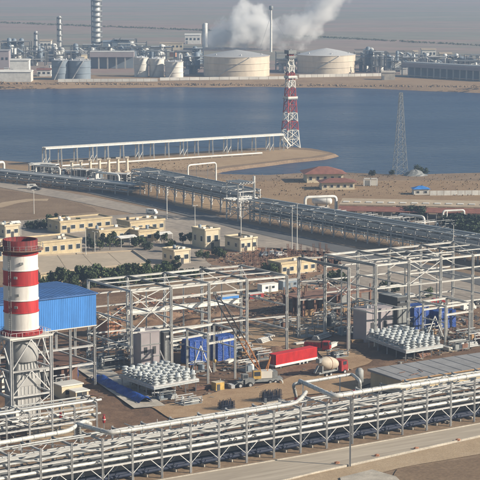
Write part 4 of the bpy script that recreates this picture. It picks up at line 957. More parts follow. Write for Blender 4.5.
# equipment skids standing about the yard
def skids(spots, fmt, group):
  sk = []
  for x, y, su, h_, seed in spots:
    skid(x, y, su, h_, seed, sk, group)
  order(sk, fmt)
SPOTS = ((104, 372, 6, 3.5, 1), (116, 362, 6, 4, 2), (108, 350, 7, 3, 3), (124, 350, 5, 4, 4), (176, 352, 5, 3, 5), (246, 374, 4, 2.5, 6), (300, 340, 5, 3, 7), (318, 330, 6, 4, 8), (333, 326, 6, 4.5, 9), (342, 337, 5, 2.5, 10), (404, 334, 4, 4, 11), (428, 340, 5, 3.2, 12), (455, 352, 5, 2.2, 13), (475, 348, 6, 3, 14), (360, 322, 5, 5, 15), (280, 330, 6, 2.4, 16), (196, 374, 3.6, 2.2, 17), (56, 392, 4, 3, 18), (160, 402, 4, 2, 19), (184, 408, 5, 1.8, 20), (236, 358, 5, 3, 21), (258, 362, 4, 2.4, 22), (336, 360, 4, 1.6, 23), (416, 352, 5, 2.6, 24), (464, 344, 6, 3, 25), (206, 352, 4, 4, 26), (150, 360, 4, 3, 27), (92, 364, 5, 3, 28))
def skid(x, y, su, h_, seed, sk, group):
    q = random.Random(seed); T = thing('equipment_skid', '', 'equipment', G(x, y) + UP * .25, TH, group); sv = q.uniform(2.5, 4)
    bx(T, 'base_frame', (su / 2, sv / 2, .2), (su, sv, .3), K['steel_dk'])
    for i in range(q.randint(2, 4)):
        r_ = q.uniform(.35, .8); px_ = q.uniform(r_, su - r_); py_ = q.uniform(r_, sv - r_)
        if q.random() < .5: obj('vessel', MB().lathe([(r_, 0), (r_, h_ * .6), (r_ * .6, h_ * .72), (0, h_ * .76)], 12), K[q.choice(['steel_dk', 'pipe_dull', 'slate', 'offwhite', 'shade'])], T, (px_, py_, .35))
        else: bx(T, 'machine_block', (px_, py_, .35 + h_ * .25), (r_ * 2.4, r_ * 1.8, h_ * .5), K[q.choice(['steel_dk', 'shade', 'rust', 'slate', 'wood'])])
    for a, b in ((.1, .1), (su - .1, .1), (su - .1, sv - .1), (.1, sv - .1)): mem(T, 'post', (a, b, .3), (a, b, h_), .18, .18, K['steel_dk' if seed % 2 else 'steel'])
    for y_ in (.1, sv - .1): mem(T, 'beam', (0, y_, h_), (su, y_, h_), .18, .22, K['steel_dk' if seed % 2 else 'steel'])
    for i in range(4): z_ = q.uniform(.8, h_); y_ = q.uniform(0, sv); mem(T, 'pipe', (-.4, y_, z_), (su + .4, y_, z_), .22, .22, K[q.choice(['pipe', 'pipe_dull', 'pipe_dk'])], 'pipe')
    sk.append(T)
skids(SPOTS, 'small equipment skid in the yard, {}', 'equipment skids in the yard')
qs = random.Random(77)
skids([(318 + i * 8.5 + qs.uniform(-2, 2), 222 + i * 1.1 + qs.uniform(-3, 2), qs.uniform(4, 8), qs.uniform(2.5, 5), 40 + i) for i in range(16)], 'pipework skid between the long shed and the long pipe bridge, {}', 'pipework skids by the long shed')
skids([(36 + i * 12 + qs.uniform(-3, 3), 174 + i * 1.2, qs.uniform(5, 9), qs.uniform(2.5, 4.5), 70 + i) for i in range(9)], 'pipework skid behind the low lakeside rack, {}', 'pipework skids by the lake')

# ------------------------------------------------------------------ trees
def leaf_crown(seed, n, rx, rz, z0, clumps, size):
    rr = random.Random(seed); m = MB(); cs = []
    for _ in range(clumps):
        a = rr.uniform(0, 6.28); e = rr.uniform(-.7, 1); q = rr.uniform(.35, .8)
        cs.append((Vector((math.cos(a) * rx * q * math.sqrt(max(0, 1 - e * e * .6)), math.sin(a) * rx * q * math.sqrt(max(0, 1 - e * e * .6)), z0 + rz + e * rz * .72)), rr.uniform(.28, .5) * rx))
    for _ in range(n):
        c, r_ = rr.choice(cs); d = Vector((rr.gauss(0, 1), rr.gauss(0, 1), rr.gauss(0, 1))).normalized() * r_ * rr.uniform(.55, 1.08); p = c + d
        nrm = (d.normalized() + Vector((rr.gauss(0, .5), rr.gauss(0, .5), rr.gauss(0, .5)))).normalized(); t = nrm.orthogonal().normalized(); t = (Matrix.Rotation(rr.uniform(0, 6.3), 3, nrm) @ t); b_ = nrm.cross(t); s = size * rr.uniform(.6, 1.4)
        m.add([p - t * s, p + b_ * s * .6, p + t * s, p - b_ * s * .6], [[0, 1, 2, 3]])
    return m, cs
def tree_proto(seed, h, rx, mt, n=520, clumps=11, size=.33, low=.25):
    m, cs = leaf_crown(seed, n, rx, h * (1 - low) / 2, h * low, clumps, size)
    cm = m.mesh('crown'); cm.materials.append(K[mt]); t = MB(); t.tube([(0, 0, 0), (.05, .03, h * .3), (0, .06, h * .62)], [.17, .12, .06], 6)
    for c, r_ in cs[:6]: t.tube([(.03, .03, h * (low + .05)), c * .6 + Vector((0, 0, h * .2)), c], [.08, .05, .02], 5)
    tm = t.mesh('trunk'); tm.materials.append(K['bark']); return cm, tm
PROTO = [tree_proto(1, 4.6, 2.0, 'leaf'), tree_proto(2, 5.4, 1.9, 'leaf2', 480), tree_proto(3, 3.6, 2.1, 'leaf', 520, 12, .3, .15), tree_proto(4, 6.5, 1.6, 'leafdk', 520, 12, .32, .12), tree_proto(5, 2.6, 1.9, 'leafdk', 460, 12, .27, .05)]
def tree(px, kind, s, name='tree', group=None, z=0.0):
    p = G(*px); T = thing(name, '', 'tree', Vector((p.x, p.y, z)), R.uniform(0, 6.3), group)
    for nm, me in (('crown', PROTO[kind][0]), ('trunk', PROTO[kind][1])):
        o = bpy.data.objects.new(nm, me); COL.objects.link(o); o.parent = T
    T.scale = (s * R.uniform(.9, 1.15), s * R.uniform(.9, 1.15), s * R.uniform(.9, 1.1)); return T
def trees(pts, group, fmt):
    order([tree((x, y), k_, s, group=group) for x, y, k_, s in pts], fmt)
rt_ = random.Random(21)
trees([(46 + i * 9 + rt_.uniform(-2, 2), 291 - i * 1.0 + rt_.uniform(-1, 1), rt_.choice([0, 0, 2]), rt_.uniform(1.15, 1.5)) for i in range(14)], 'bushes along the sand coloured building', 'thick bush against the wall of the sand roofed building, {}')
trees([(82 + i * 8 + rt_.uniform(-2, 2), 285 - i * .9 + rt_.uniform(-1.5, 1.5), rt_.choice([0, 2, 0, 3]), rt_.uniform(.8, 1.15)) for i in range(13)], 'trees in front of the sand coloured flat roof', 'small dark tree before the wide sand coloured roof, {}')
trees([(58 + i * 9 + rt_.uniform(-2, 2), 292 - i * 1.1 + rt_.uniform(-1, 1), rt_.choice([0, 4, 2]), rt_.uniform(.8, 1.0)) for i in range(10)], 'trees behind the blue hall', 'bushy tree in the back row by the blue hall roof, {}')
trees([(30, 229, 4, 1.1), (37, 229, 4, 1.2), (45, 229, 2, 1.0), (62, 227, 3, .8), (68, 227, 0, 1.0), (74, 228, 4, 1.1)], 'trees behind the long yellow building', 'tree behind the long yellow building, {}')
trees([(112, 243, 0, .9), (118, 247, 2, .9), (150, 241, 0, .9), (157, 243, 3, .7), (164, 244, 0, .8), (172, 247, 2, .8), (183, 245, 3, .85), (191, 244, 0, .9), (199, 258, 2, .8), (206, 261, 0, .75)], 'trees between the yellow buildings', 'courtyard tree between the yellow buildings, {}')
trees([(x_, y_, k3, s3) for x_, y_, k3, s3 in ((122, 288, 2, 1.1), (134, 287, 0, 1.0), (146, 286, 2, 1.1), (158, 284, 4, 1.2), (168, 283, 2, 1.0), (180, 281, 0, .9), (192, 279, 2, 1.0), (204, 276, 4, 1.1))], 'shrubs behind the left steel frame', 'green shrub right behind the steel frame of the crane, {}')
trees([(50, 228, 0, 1.1), (56, 227, 3, .9), (80, 230, 0, 1.1), (104, 247, 3, .9), (110, 250, 0, 1.0), (136, 247, 2, 1.0), (142, 247, 0, .9), (147, 250, 4, 1.1), (170, 252, 0, .9), (216, 256, 4, 1.0), (222, 258, 2, .9)], 'dark garden trees among the yellow buildings', 'dark garden tree close to a yellow building, {}')
trees([(88, 250, 3, .75), (93, 252, 3, .8), (100, 251, 0, .8)], 'trees at the gap of yellow buildings', 'dark tree at the end of the long yellow building, {}')
trees([(330, 282, 2, 1.), (338, 285, 0, 1.), (345, 284, 2, .9), (386, 290, 2, .9), (395, 292, 4, 1.), (428, 298, 2, .9), (266, 274, 2, .9), (274, 276, 0, .9)], 'trees behind the steel frames', 'green tree seen through the bare steel frames, {}')
trees([(449, 231, 4, 2.1), (456, 233, 4, 2.3), (463, 231, 4, 2.3), (470, 234, 4, 2.3), (477, 232, 4, 2.4), (484, 235, 4, 2.4), (460, 236, 4, 1.9), (473, 238, 4, 1.9)], 'clipped dark trees at the right edge', 'dense dark evergreen in the block at the right edge, {}')
trees([(402, 218, 4, 1.7), (409, 219, 4, 1.9), (416, 219, 4, 1.9), (421, 220, 4, 1.7)], 'dark trees by the long shed', 'dark evergreen beside the long low shed, {}')
trees([(372, 176, 4, .9), (392, 175, 4, .8), (418, 174.5, 2, 1.1), (424, 174.5, 4, 1.0)], 'bushes on the lake shore', 'small bush on the lake shore, {}')

# ------------------------------------------------------------------ yellow office and workshop buildings
def building(label, px, su, sv, h, wall='yellow', roof='flatroof', nwin=4, right_anchor=False, rz=TH, nside=2, group=None, extra=True, name='office_building'):
    p = G(*px); ux = Vector((math.cos(rz), math.sin(rz), 0))
    if right_anchor: p = p - ux * su
    T = thing(name, label, 'building', p, rz, group)
    obj('wall', MB().box((su / 2, sv / 2, h / 2), (su, sv, h)), K[wall], T)
    rf_ = obj('roof', MB().box((su / 2, sv / 2, h + .1), (su + .3, sv + .3, .2)), K[roof], T)
    for c, d in (((su / 2, -.0, h + .45), (su + .3, .25, .5)), ((su / 2, sv, h + .45), (su + .3, .25, .5)), ((0, sv / 2, h + .44), (.25, sv - .26, .48)), ((su, sv / 2, h + .44), (.25, sv - .26, .48))): bx(rf_, 'parapet', c, d, K[wall])
    for i in range(nwin):
        x = su * (i + .5) / nwin; ww = min(1.8, su / nwin * .5)
        wn = bx(T, 'window', (x, -.05, h * .55), (ww + .2, .1, h * .34 + .2), K['offwhite']); bx(wn, 'pane', (0, -.04, 0), (ww, .06, h * .34), K['glass'])
    for i in range(nside):
        y = sv * (i + .5) / nside
        for sx_ in (0, su):
            wn = bx(T, 'window', (sx_ + (-.05 if sx_ == 0 else .05), y, h * .55), (.1, 1.4, h * .34), K['offwhite']); bx(wn, 'pane', (-.04 if sx_ == 0 else .04, 0, 0), (.06, 1.2, h * .28), K['glass'])
    d_ = bx(T, 'door', (su * .5 / max(nwin, 1) + su / max(nwin, 1) * .5, -.04, 1.05), (1.1, .08, 2.1), K['shade'])
    for x_ in (.25, su - .25): mem(T, 'drain_pipe', (x_, -.1, .1), (x_, -.1, h), .14, .14, K['offwhite'], 'pipe')
    bx(T, 'plinth', (su / 2, sv / 2, .2), (su + .12, sv + .12, .4), K['concrete'])
    if extra:
        obj('water_tank', MB().lathe([(.55, 0), (.55, 1.1), (.3, 1.3), (0, 1.32)], 12), K[R.choice(['offwhite', 'slate', 'shade'])], rf_, (R.uniform(1, su - 1), sv * .7, h + .2))
        for i in range(max(2, int(su / 5))):
            ac = bx(rf_, 'air_conditioner', (R.uniform(1, su - 1), R.uniform(1, max(1.2, sv - 1)), h + .65), (1.1, .9, .8), K['offwhite'])
    return T
A_ = building('long sand yellow building with a row of windows behind the striped chimney', (82, 253), 42, 13, 4.6, nwin=14, right_anchor=True, nside=2)
building('yellow building with flat tan roof behind the long yellow building', (112, 229), 22, 9, 4, nwin=6, right_anchor=True)
building('yellow building with dark doors left of the white canopies', (131, 241), 13, 9, 4.2, nwin=5, right_anchor=True)
building('farthest yellow building with tan roof by the service road', (165, 231), 15, 9, 4, nwin=5, right_anchor=True)
building('yellow building right of the first white canopy', (160, 241), 9, 7, 3.8, nwin=3, right_anchor=True)
building('cream cube shaped building with one wide window next to the lamp posts', (205, 249.5), 6.2, 8, 6.4, 'cream', 'flatroof', 2)
building('low cream building right of the cube shaped cream building', (240, 252.5), 7.2, 9, 4.2, 'cream', 'flatroof', 3)
building('cream hut with one window in front of the trees', (174, 265), 6.4, 7, 4.3, 'cream', 'flatroof', 2)
building('low yellow building with dark openings behind the red rebar yard', (281, 276), 14, 7, 3.6, 'yellow', 'flatroof', 5, nside=1)
building('yellow hut half hidden behind the blue hall roof', (5, 238), 6, 6, 4, 'cream', 'flatroof', 2)
q = [G(32, 257, 3.6), G(133, 251.5, 3.6), G(150, 263.5, 3.6), G(40, 274.5, 3.6)]; o_ = Vector((q[3].x, q[3].y, 0))
T = thing('warehouse', 'wide low building with a bare sand coloured roof below the yellow buildings', 'building', o_)
pl_ = [(p - o_).xy for p in (q[3], q[2], q[1], q[0])]; cc = sum((Vector((*p, 0)) for p in pl_), Vector()) / 4
obj('wall', MB().prism([(cc.xy + (p - cc.xy) * .985) for p in pl_], 0, 3.5), K['yellow'], T); rf_ = obj('roof', MB().prism(pl_, 3.5, 3.75), K['sandroof'], T)
for a, b in zip(pl_, pl_[1:] + pl_[:1]): mem(rf_, 'parapet', Vector((*a, 3.95)), Vector((*b, 3.95)), .3, .45, K['sandroof'], 'box')
for f_ in (.25, .5, .75): 
    p = pl_[0].lerp(pl_[1], f_); r_ = pl_[3].lerp(pl_[2], f_); mem(rf_, 'roof_joint', Vector((*p, 3.77)), Vector((*r_, 3.77)), .25, .05, K['flatroof'], 'box')
def canopy(label, px, su, sv, h):
    T = thing('canopy', label, 'canopy', G(*px), TH)
    obj('roof', MB().add([(0, 0, h), (su, 0, h), (su, sv, h), (0, sv, h), (0, sv / 2, h + .7), (su, sv / 2, h + .7)], [[0, 1, 5, 4], [2, 3, 4, 5], [1, 2, 5], [3, 0, 4], [3, 2, 1, 0]]), K['white'], T)
    for x in (.2, su / 2, su - .2):
        for y in (.2, sv - .2): mem(T, 'post', (x, y, 0), (x, y, h), .16, .16, K['white'], 'pipe')
canopy('white car port canopy in front of the yellow buildings, nearer left one', (121, 248), 7, 5, 3.2)
canopy('white car port canopy by the courtyard trees, farther right one', (160, 243.5), 5.5, 4.5, 3.0)
canopy('white canopy frame on the roof line behind the striped chimney', (13, 236), 3.5, 3, 4.5)

def car(label, px, mt, ang, van=False):
    T = thing('parked_car', label, 'car', G(*px) + UP * .1, ang, 'cars by the service road'); L = 4.4
    hh = .75; pr = [(0, .35), (L, .35), (L, .85), (L * .8, .98), (L * .66, 1.5), (L * .22, 1.5), (L * .06, 1.0), (0, .95)] if not van else [(0, .35), (L, .35), (L, 1.1), (L * .9, 1.3), (L * .82, 2.0), (0, 2.0)]
    n_ = len(pr); obj('body', MB().add([(x, -.85, z) for x, z in pr] + [(x, .85, z) for x, z in pr], [list(range(n_))] + [list(range(2 * n_ - 1, n_ - 1, -1))] + [[i, n_ + i, n_ + (i + 1) % n_, (i + 1) % n_] for i in range(n_)]), mt, T)
    for y in (-.86, .86): bx(T, 'side_window', (L * .45, y, 1.22 if not van else 1.6), (L * .36, .04, .36), K['glass'])
    for x in (.85, L - .8):
        for y in (-.75, .75): wheel(T, (x, y, .33), .33, .22)
car('white van on the service road above the brown field', (27, 189), K['white'], .1, True); car('dark car beside the white van on the service road', (31.5, 190), K['shade'], -.4)
car('white van on the service road behind the yellow buildings', (147, 214), K['white'], -.5, True)
car('white car parked right of the low cream building', (268, 256), K['white'], TH); car('silver car parked right of the low cream building', (275, 257), K['steel'], TH); car('blue car at the edge of the red rebar yard', (260, 257), K['slate'], TH)

car('white pickup parked on the grey yard behind the right steel frame', (392, 302), K['white'], .9, True); car('silver car parked behind the right steel frame', (404, 299), K['steel'], .4); car('red car parked on the grey yard near the right edge', (430, 304), K['red'], .2); car('white van parked on the grey yard at the right edge', (462, 311), K['white'], .5, True); car('dark car parked on the grey yard at the right edge', (474, 305), K['shade'], .5)
# lamp posts
lm = []
for x, yb, yt in ((167, 219, 187), (195, 246, 206), (241, 240, 196), (292, 250, 206), (297, 253, 204), (86, 266, 229), (34, 214, 190), (95, 264, 232), (453, 262, 225)):
    p = G(x, yb); h_ = ZT(x, yb, yt); T = thing('lamp_post', '', 'lamp post', p, R.uniform(0, 6.28), 'lamp posts along the roads')
    obj('pole', MB().tube([(0, 0, 0), (0, 0, h_ * .6), (0, 0, h_)], [.16, .12, .08], 8), K['offwhite'], T); mem(T, 'arm', (-.8, 0, h_), (.8, 0, h_ + .15), .1, .1, K['offwhite'], 'pipe')
    for s_ in (-1, 1): bx(T, 'lamp_head', (s_ * 1.0, 0, h_ + .12), (.7, .3, .16), K['steel'])
    lm.append(T)
order(lm, 'slender pale lamp post along the service road, {}')

# ------------------------------------------------------------------ rebar yard
cm_ = MB()
for i in (-1, 1):
    for j in (-1, 1): cm_.tube([(i * .22, j * .22, 0), (i * .25, j * .23, 3.2)], .07, 4)
for z in (.6, 1.2, 1.8, 2.4): cm_.box((0, 0, z), (.55, .55, .1))
cm_.box((0, 0, .15), (1.0, 1.0, .3))
rme = cm_.mesh('rebar_column'); rme.materials.append(K['rust'])
for j in range(4):
    rowc = []
    for i in range(14):
        p = G(243 + i * 6.4 + j * 2, 258 - i * .35 + j * 4.0); o = bpy.data.objects.new('rebar_column', rme); COL.objects.link(o); o.location = p + UP * .1; o.rotation_euler.z = R.uniform(0, 1); o.scale.z = R.uniform(.7, 1.25)
        tag(o, '', 'rebar', 'starter bar columns in the rebar yard'); rowc.append(o)
    order(rowc, 'rusty starter bars in the ' + ['back', 'second', 'third', 'front'][j] + ' row of the rebar yard, {}')
for lb, px, su, mt_, h_ in (('blue cabin container behind the crane girder', (222, 306), 6, 'blue', 2.6), ('pale blue cabin container beside the yellow building', (283, 290), 6.5, 'slate', 2.6), ('white cabin container in front of the pale blue one', (262, 293), 6, 'white', 2.4), ('red material container beneath the white crane girder', (250, 300), 5, 'red', 1.6)):
    def cp_(T, a, b, h):
        for i in range(2): bx(T, 'window', (a * (.3 + .4 * i), -.04, h * .6), (.9, .08, .7), K['glass'])
        bx(T, 'roof_cap', (a / 2, b / 2, h + .05), (a + .15, b + .15, .1), K['offwhite']); bx(T, 'door', (a * .5, -.03, 1.0 if h > 2 else .7), (.8, .06, 1.9 if h > 2 else 1.2), K['steel_dk'])
    box_thing('site_cabin', lb, 'cabin', px, su, 2.4, h_, K[mt_], parts=cp_)
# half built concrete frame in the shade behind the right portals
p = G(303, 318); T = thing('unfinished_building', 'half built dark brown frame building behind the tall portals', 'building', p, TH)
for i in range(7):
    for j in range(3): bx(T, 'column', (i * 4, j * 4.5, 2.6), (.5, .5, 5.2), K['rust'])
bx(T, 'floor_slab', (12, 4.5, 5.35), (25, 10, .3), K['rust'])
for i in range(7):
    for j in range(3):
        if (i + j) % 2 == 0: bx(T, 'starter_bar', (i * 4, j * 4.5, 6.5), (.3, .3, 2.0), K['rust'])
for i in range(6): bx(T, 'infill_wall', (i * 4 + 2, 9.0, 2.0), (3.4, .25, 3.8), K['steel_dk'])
for i in range(4): bx(T, 'formwork_panel', (i * 6 + 2, -.3, 1.2 + (i % 2)), (3, .2, 2.2), K['wood'])

# ------------------------------------------------------------------ the diagonal pipe bridges in the middle distance
def pr(seed, lv_, n, r0=.12, r1=.34):
    q = random.Random(seed); out = []
    for lv in range(lv_):
        for i in range(n): out.append((lv, (i + .6) / (n + .2), q.uniform(r0, r1), K[q.choice(['pipe', 'pipe_dull', 'pipe', 'pipe_dk', 'pipe_dull', 'pipe'])]))
    return out
rack('pipe_bridge', 'long pipe bridge behind the steel frames running to the right edge', G(250, 222), G(560, 279), 9, [3.4, 5.6, 7.8], 26, pr(1, 3, 7) + [(2, .04, .3, K['pipe'])], brace=3, mt=K['steel'], col=.36, clutter=32)
rack('pipe_bridge', 'densely piped high bridge between the low rack and the square pipe tower', G(132, 193), G(240, 217), 9, [5.6, 7.6, 9.6], 12, pr(2, 3, 8), brace=3, mt=K['steel'], col=.4, clutter=34)
rack('pipe_bridge', 'low pipe rack near the lake at the left edge', G(-40, 177), G(128, 196), 10, [2.2, 3.9], 14, pr(3, 2, 7) + [(1, .1, .4, K['white']), (1, .3, .3, K['white'])], brace=1, mt=K['steel'], col=.34, clutter=35)
# square pipe tower where the bridges meet
p = G(238, 222); hT = ZT(238, 222, 184); T = thing('pipe_tower', 'square braced steel tower where the dark pipe bridge meets the long one', 'steel tower', p, TH)
w_ = 7.5
cs = [Vector((x, y, 0)) for x, y in ((0, 0), (w_, 0), (w_, w_), (0, w_))]
for c in cs: mem(T, 'leg', c, c + UP * hT, .45, .45, K['steel'])
for a, b in zip(cs, cs[1:] + cs[:1]):
    for z in (hT * .3, hT * .55, hT * .78, hT - .2): mem(T, 'beam', a + UP * z, b + UP * z, .3, .36, K['steel'])
    mem(T, 'brace', a + UP * .2, b + UP * hT * .3, .2, .2, K['steel'], 'box'); mem(T, 'brace', b + UP * hT * .3, a + UP * hT * .55, .2, .2, K['steel'], 'box')
for i in range(6): mem(T, 'pipe', (-2, .6 + i * 1.2, hT * .55 + .4), (w_ + 2, .6 + i * 1.2, hT * .55 + .4), .5, .5, K['pipe'], 'pipe')
for i in range(5): mem(T, 'pipe', (.6 + i * 1.4, -1, hT + .3), (.6 + i * 1.4, w_ + 1, hT + .3), .5, .5, K['pipe'], 'pipe')
mem(T, 'riser', (w_ + .6, 1, 0), (w_ + .6, 1, hT + 2.4), 1.0, 1.0, K['pipe'], 'pipe')
# white pipe loops standing over the racks
def loop(label, px, zt_, r=.45):
    pts = [G(x, y, 0) for x, y in px]; T = thing('pipe_loop', label, 'pipe', pts[0])
    a, b = pts[0] - pts[0], pts[-1] - pts[0]; run_ = [a, a + UP * zt_, b + UP * zt_, b]
    obj('pipe_run', MB().tube(bend(run_, 1.4), r, 12), K['white'], T)
    for f_ in (.3, .7): q_ = a.lerp(b, f_); mem(T, 'support', q_, q_ + UP * (zt_ - r), .2, .2, K['steel'])
loop('white pipe loop left of the long shed', ((305, 214), (336, 213)), 6.5, .6); loop('white pipe loop in front of the long shed, middle one', ((372, 231), (396, 236)), 5.2, .5); loop('white pipe loop beside the dark evergreens', ((399, 228), (424, 231)), 5.2, .5)
loop('white pipe loop on the dark pipe bridge', ((188, 186), (216, 183)), 9.0, .35); loop('white pipe loop near the lake at the left edge', ((-12, 176), (4, 174)), 5.5, .6); loop('white pipe loop above the low rack', ((96, 186), (119, 189)), 6.0, .5)
loop('white pipe loop on the low rack left of the other', ((36, 178), (60, 180)), 5.6, .4)
p = G(443, 222); T = thing('pipe_stand', 'white gate shaped pipe stand left of the dark evergreen block', 'pipe', p)
obj('pipe_run', MB().tube(bend([(0, 0, 0), (0, 0, 4.2), (8, 1, 4.4), (8, 1, .0)], .9), .42, 10), K['white'], T); obj('branch', MB().tube(bend([(1.4, 0, 4.2), (1.4, 0, 1.6), (1.4, 2, 1.6)], .5), .3, 8), K['white'], T); bx(T, 'plinth', (4, .5, .3), (3, 1.5, .6), K['concrete'])
# horizontal white vessel
p = G(312, 206); T = thing('pressure_vessel', 'long white horizontal vessel left of the brown roofed house', 'vessel', p, -.25)
ls = MB().lathe([(0, 0), (.9, .15), (1.4, .7), (1.4, 7.4), (.9, 8.0), (0, 8.1)], 20); rt = Matrix.Rotation(math.radians(90), 3, 'Y'); ls.v = [tuple(rt @ Vector(v) + Vector((0, 0, 2.2))) for v in ls.v]; obj('shell', ls, K['white'], T)
for x in (1.8, 6.2): bx(T, 'saddle', (x, 0, .6), (.5, 2.2, 1.2), K['concrete'])

# ------------------------------------------------------------------ houses and sheds on the near shore
def hip_house(label, px, su, sv, h, rh, over=1.0, roof='brownroof', wall='cream', rz=.1, nwin=5):
    T = thing('house', label, 'house', G(*px), rz)
    obj('wall', MB().box((su / 2, sv / 2, h / 2), (su, sv, h)), K[wall], T); o = over; k_ = sv * .5
    vs = [(-o, -o, h), (su + o, -o, h), (su + o, sv + o, h), (-o, sv + o, h), (k_, sv / 2, h + rh), (su - k_, sv / 2, h + rh)]
    obj('roof', MB().add(vs, [[0, 1, 5, 4], [1, 2, 5], [2, 3, 4, 5], [3, 0, 4], [3, 2, 1, 0]]), K[roof], T)
    for i in range(nwin): wn = bx(T, 'window', (su * (i + .5) / nwin, -.05, h * .5), (1.5, .1, h * .42), K['offwhite']); bx(wn, 'pane', (0, -.04, 0), (1.2, .05, h * .36), K['glass'])
hip_house('brown roofed pavilion at the water edge, the higher back one', (307, 183), 16, 12, 4.0, 2.6, 1.6); hip_house('brown roofed pavilion at the water edge, the lower front one', (322, 190), 14, 8, 3.2, 1.4, 1.2)
hip_house('small house with a blue roof on the near shore', (414, 195), 6.5, 5, 2.4, 1.2, .5, 'blue', 'offwhite', .1, 2)
T = thing('garden_arch', 'white arched structure on the scrub near the brown roofed pavilions', 'arch', G(364, 186))
for i in range(3): mem(T, 'post', (i * 2.8, 0, 0), (i * 2.8, 0, 3.0), .6, .6, K['white'], 'box')
for i in range(2): bx(T, 'lintel', (1.4 + i * 2.8, 0, 3.2), (3.0, .8, .5), K['white'])
bx(T, 'back_wall', (2.8, 1.2, 1.2), (6, .3, 2.4), K['offwhite'])
p = G(338, 218.5); e_ = G(500, 222); ang = math.atan2((e_ - p).y, (e_ - p).x); Lsd = (e_ - p).length
T = thing('long_shed', 'long open sided shed with brown lean-to and grey roof across the near shore', 'shed', p, ang)
obj('roof', MB().add([(0, 4, 5.0), (Lsd, 4, 5.0), (Lsd, 16, 5.8), (0, 16, 5.8), (0, 4, 4.7), (Lsd, 4, 4.7), (Lsd, 16, 5.4), (0, 16, 5.4)], [[0, 1, 2, 3], [7, 6, 5, 4], [0, 4, 5, 1], [1, 5, 6, 2], [2, 6, 7, 3], [3, 7, 4, 0]]), K['flatroof'], T)
obj('lean_to', MB().add([(0, -1, 3.2), (Lsd, -1, 3.2), (Lsd, 4, 4.4), (0, 4, 4.4), (0, -1, 3.0), (Lsd, -1, 3.0), (Lsd, 4, 4.2), (0, 4, 4.2)], [[0, 1, 2, 3], [7, 6, 5, 4], [0, 4, 5, 1], [1, 5, 6, 2], [2, 6, 7, 3], [3, 7, 4, 0]]), K['brownroof'], T)
n_ = 18
for i in range(n_ + 1): mem(T, 'post', (i * Lsd / n_, -.6, 0), (i * Lsd / n_, -.6, 3.0), .3, .3, K['offwhite'], 'box')
for i in range(n_):
    if i % 4 != 2: bx(T, 'wall_panel', ((i + .5) * Lsd / n_, 5, 2.2), (Lsd / n_ - .2, .25, 4.4), K[['offwhite', 'cream', 'shade', 'lilac', 'cream'][i % 5]])
for i in range(14): bx(T, 'roof_light', ((i + .5) * Lsd / 14, 9, 5.42), (2.4, 3, .12), K['offwhite'])
T = thing('boundary_wall', 'low white boundary wall between the blue roofed house and the right edge', 'wall', G(430, 195.5))
b = G(500, 195) - T.location
for i in range(10): a0, a1 = b * (i / 10), b * ((i + .94) / 10); mem(T, 'wall_panel', a0 + UP * 1.0, a1 + UP * 1.0, .3, 2.0, K['white'], 'box')
T = thing('rock_mound', 'dark low rock mound on the lake shore near the lattice pylon', 'rock', G(415, 175.5))
rk = MB(); n_ = 16
for j in range(7):
    for i in range(n_): a_ = 6.283 * i / n_; r_ = (1 - j / 6) ** .7 * (1 + .25 * noise.noise(Vector((math.cos(a_) * 2, math.sin(a_) * 2, j * .6)))); rk.v.append((math.cos(a_) * 6 * r_, math.sin(a_) * 4 * r_, 3.2 * (j / 6) ** 1.1 + .4 * noise.noise(Vector((i * .8, j, 4))) - .3))
for j in range(6):
    for i in range(n_): rk.f.append([j * n_ + i, j * n_ + (i + 1) % n_, (j + 1) * n_ + (i + 1) % n_, (j + 1) * n_ + i]); rk.sm.append(False)
obj('rock', rk, K['steel_dk'], T)
# low scrub tufts on the near shore
m = MB(); rr = random.Random(5)
for _ in range(1500):
    x = rr.uniform(-20, 500); y = rr.uniform(174.5, 196) if x > 215 else rr.uniform(163, 172)
    if x <= 60: continue
    p = G(x, y); h_ = rr.uniform(.15, .6); a_ = rr.uniform(0, 6.3); w2 = h_ * rr.uniform(.5, 1)
    for k_ in range(3):
        a2 = a_ + k_ * 2.1; d = Vector((math.cos(a2), math.sin(a2), 0)) * w2; m.add([p + d * .2 - UP * .05, p + d + UP * h_ * .5, p + UP * h_, p - d * .3 + UP * h_ * .4], [[0, 1, 2, 3]])
tag(obj('undergrowth', m, K['drygrass']), 'dry reddish scrub growing on the near lake shore', 'scrub', kind='stuff'); m = None

# ------------------------------------------------------------------ trestle, towers
A, B = G(46, 165.5), G(284, 150.5); zt_ = ZT(46, 165.5, 149)
L = B - A; d = L.normalized(); nn = Vector((-d.y, d.x, 0)); T = thing('pipe_trestle', 'long white trestle bridge running along the sandy spit', 'trestle', A)
nb = 16; wd = 4.0
for i in range(nb + 1):
    p = L * (i / nb); zz = zt_
    for k_ in (0, 1): mem(T, 'leg', p + nn * wd * k_, p + nn * (wd * k_ + (.6 if k_ == 0 else -.6)) + UP * zz, .5, .5, K['white'])
    mem(T, 'cross_beam', p + UP * (zz - .3), p + nn * wd + UP * (zz - .3), .35, .5, K['white'])
    if i % 3 == 0:
        q_ = p + d * 2.0
        for k_ in (0, 1): mem(T, 'leg', q_ + nn * wd * k_, q_ + nn * wd * k_ + UP * zz, .4, .4, K['white']); mem(T, 'brace', p + nn * wd * k_ + UP * .5, q_ + nn * wd * k_ + UP * zz * .5, .2, .2, K['white'], 'box')
for k_ in (0, 1): mem(T, 'girder', nn * wd * k_ + UP * (zt_ + .2), L + nn * wd * k_ + UP * (zt_ + .2),   .4, .8, K['white'])
for f_ in (.25, .5, .75): mem(T, 'pipe', nn * wd * f_ + UP * (zt_ + .5), L + nn * wd * f_ + UP * (zt_ + .5), .6, .6, K['pipe'], 'pipe')
mem(T, 'end_ramp', L + nn * 2 + UP * zt_, L + d * 5 + nn * 2 + UP * 2.0, 1.2, .6, K['white'], 'box')
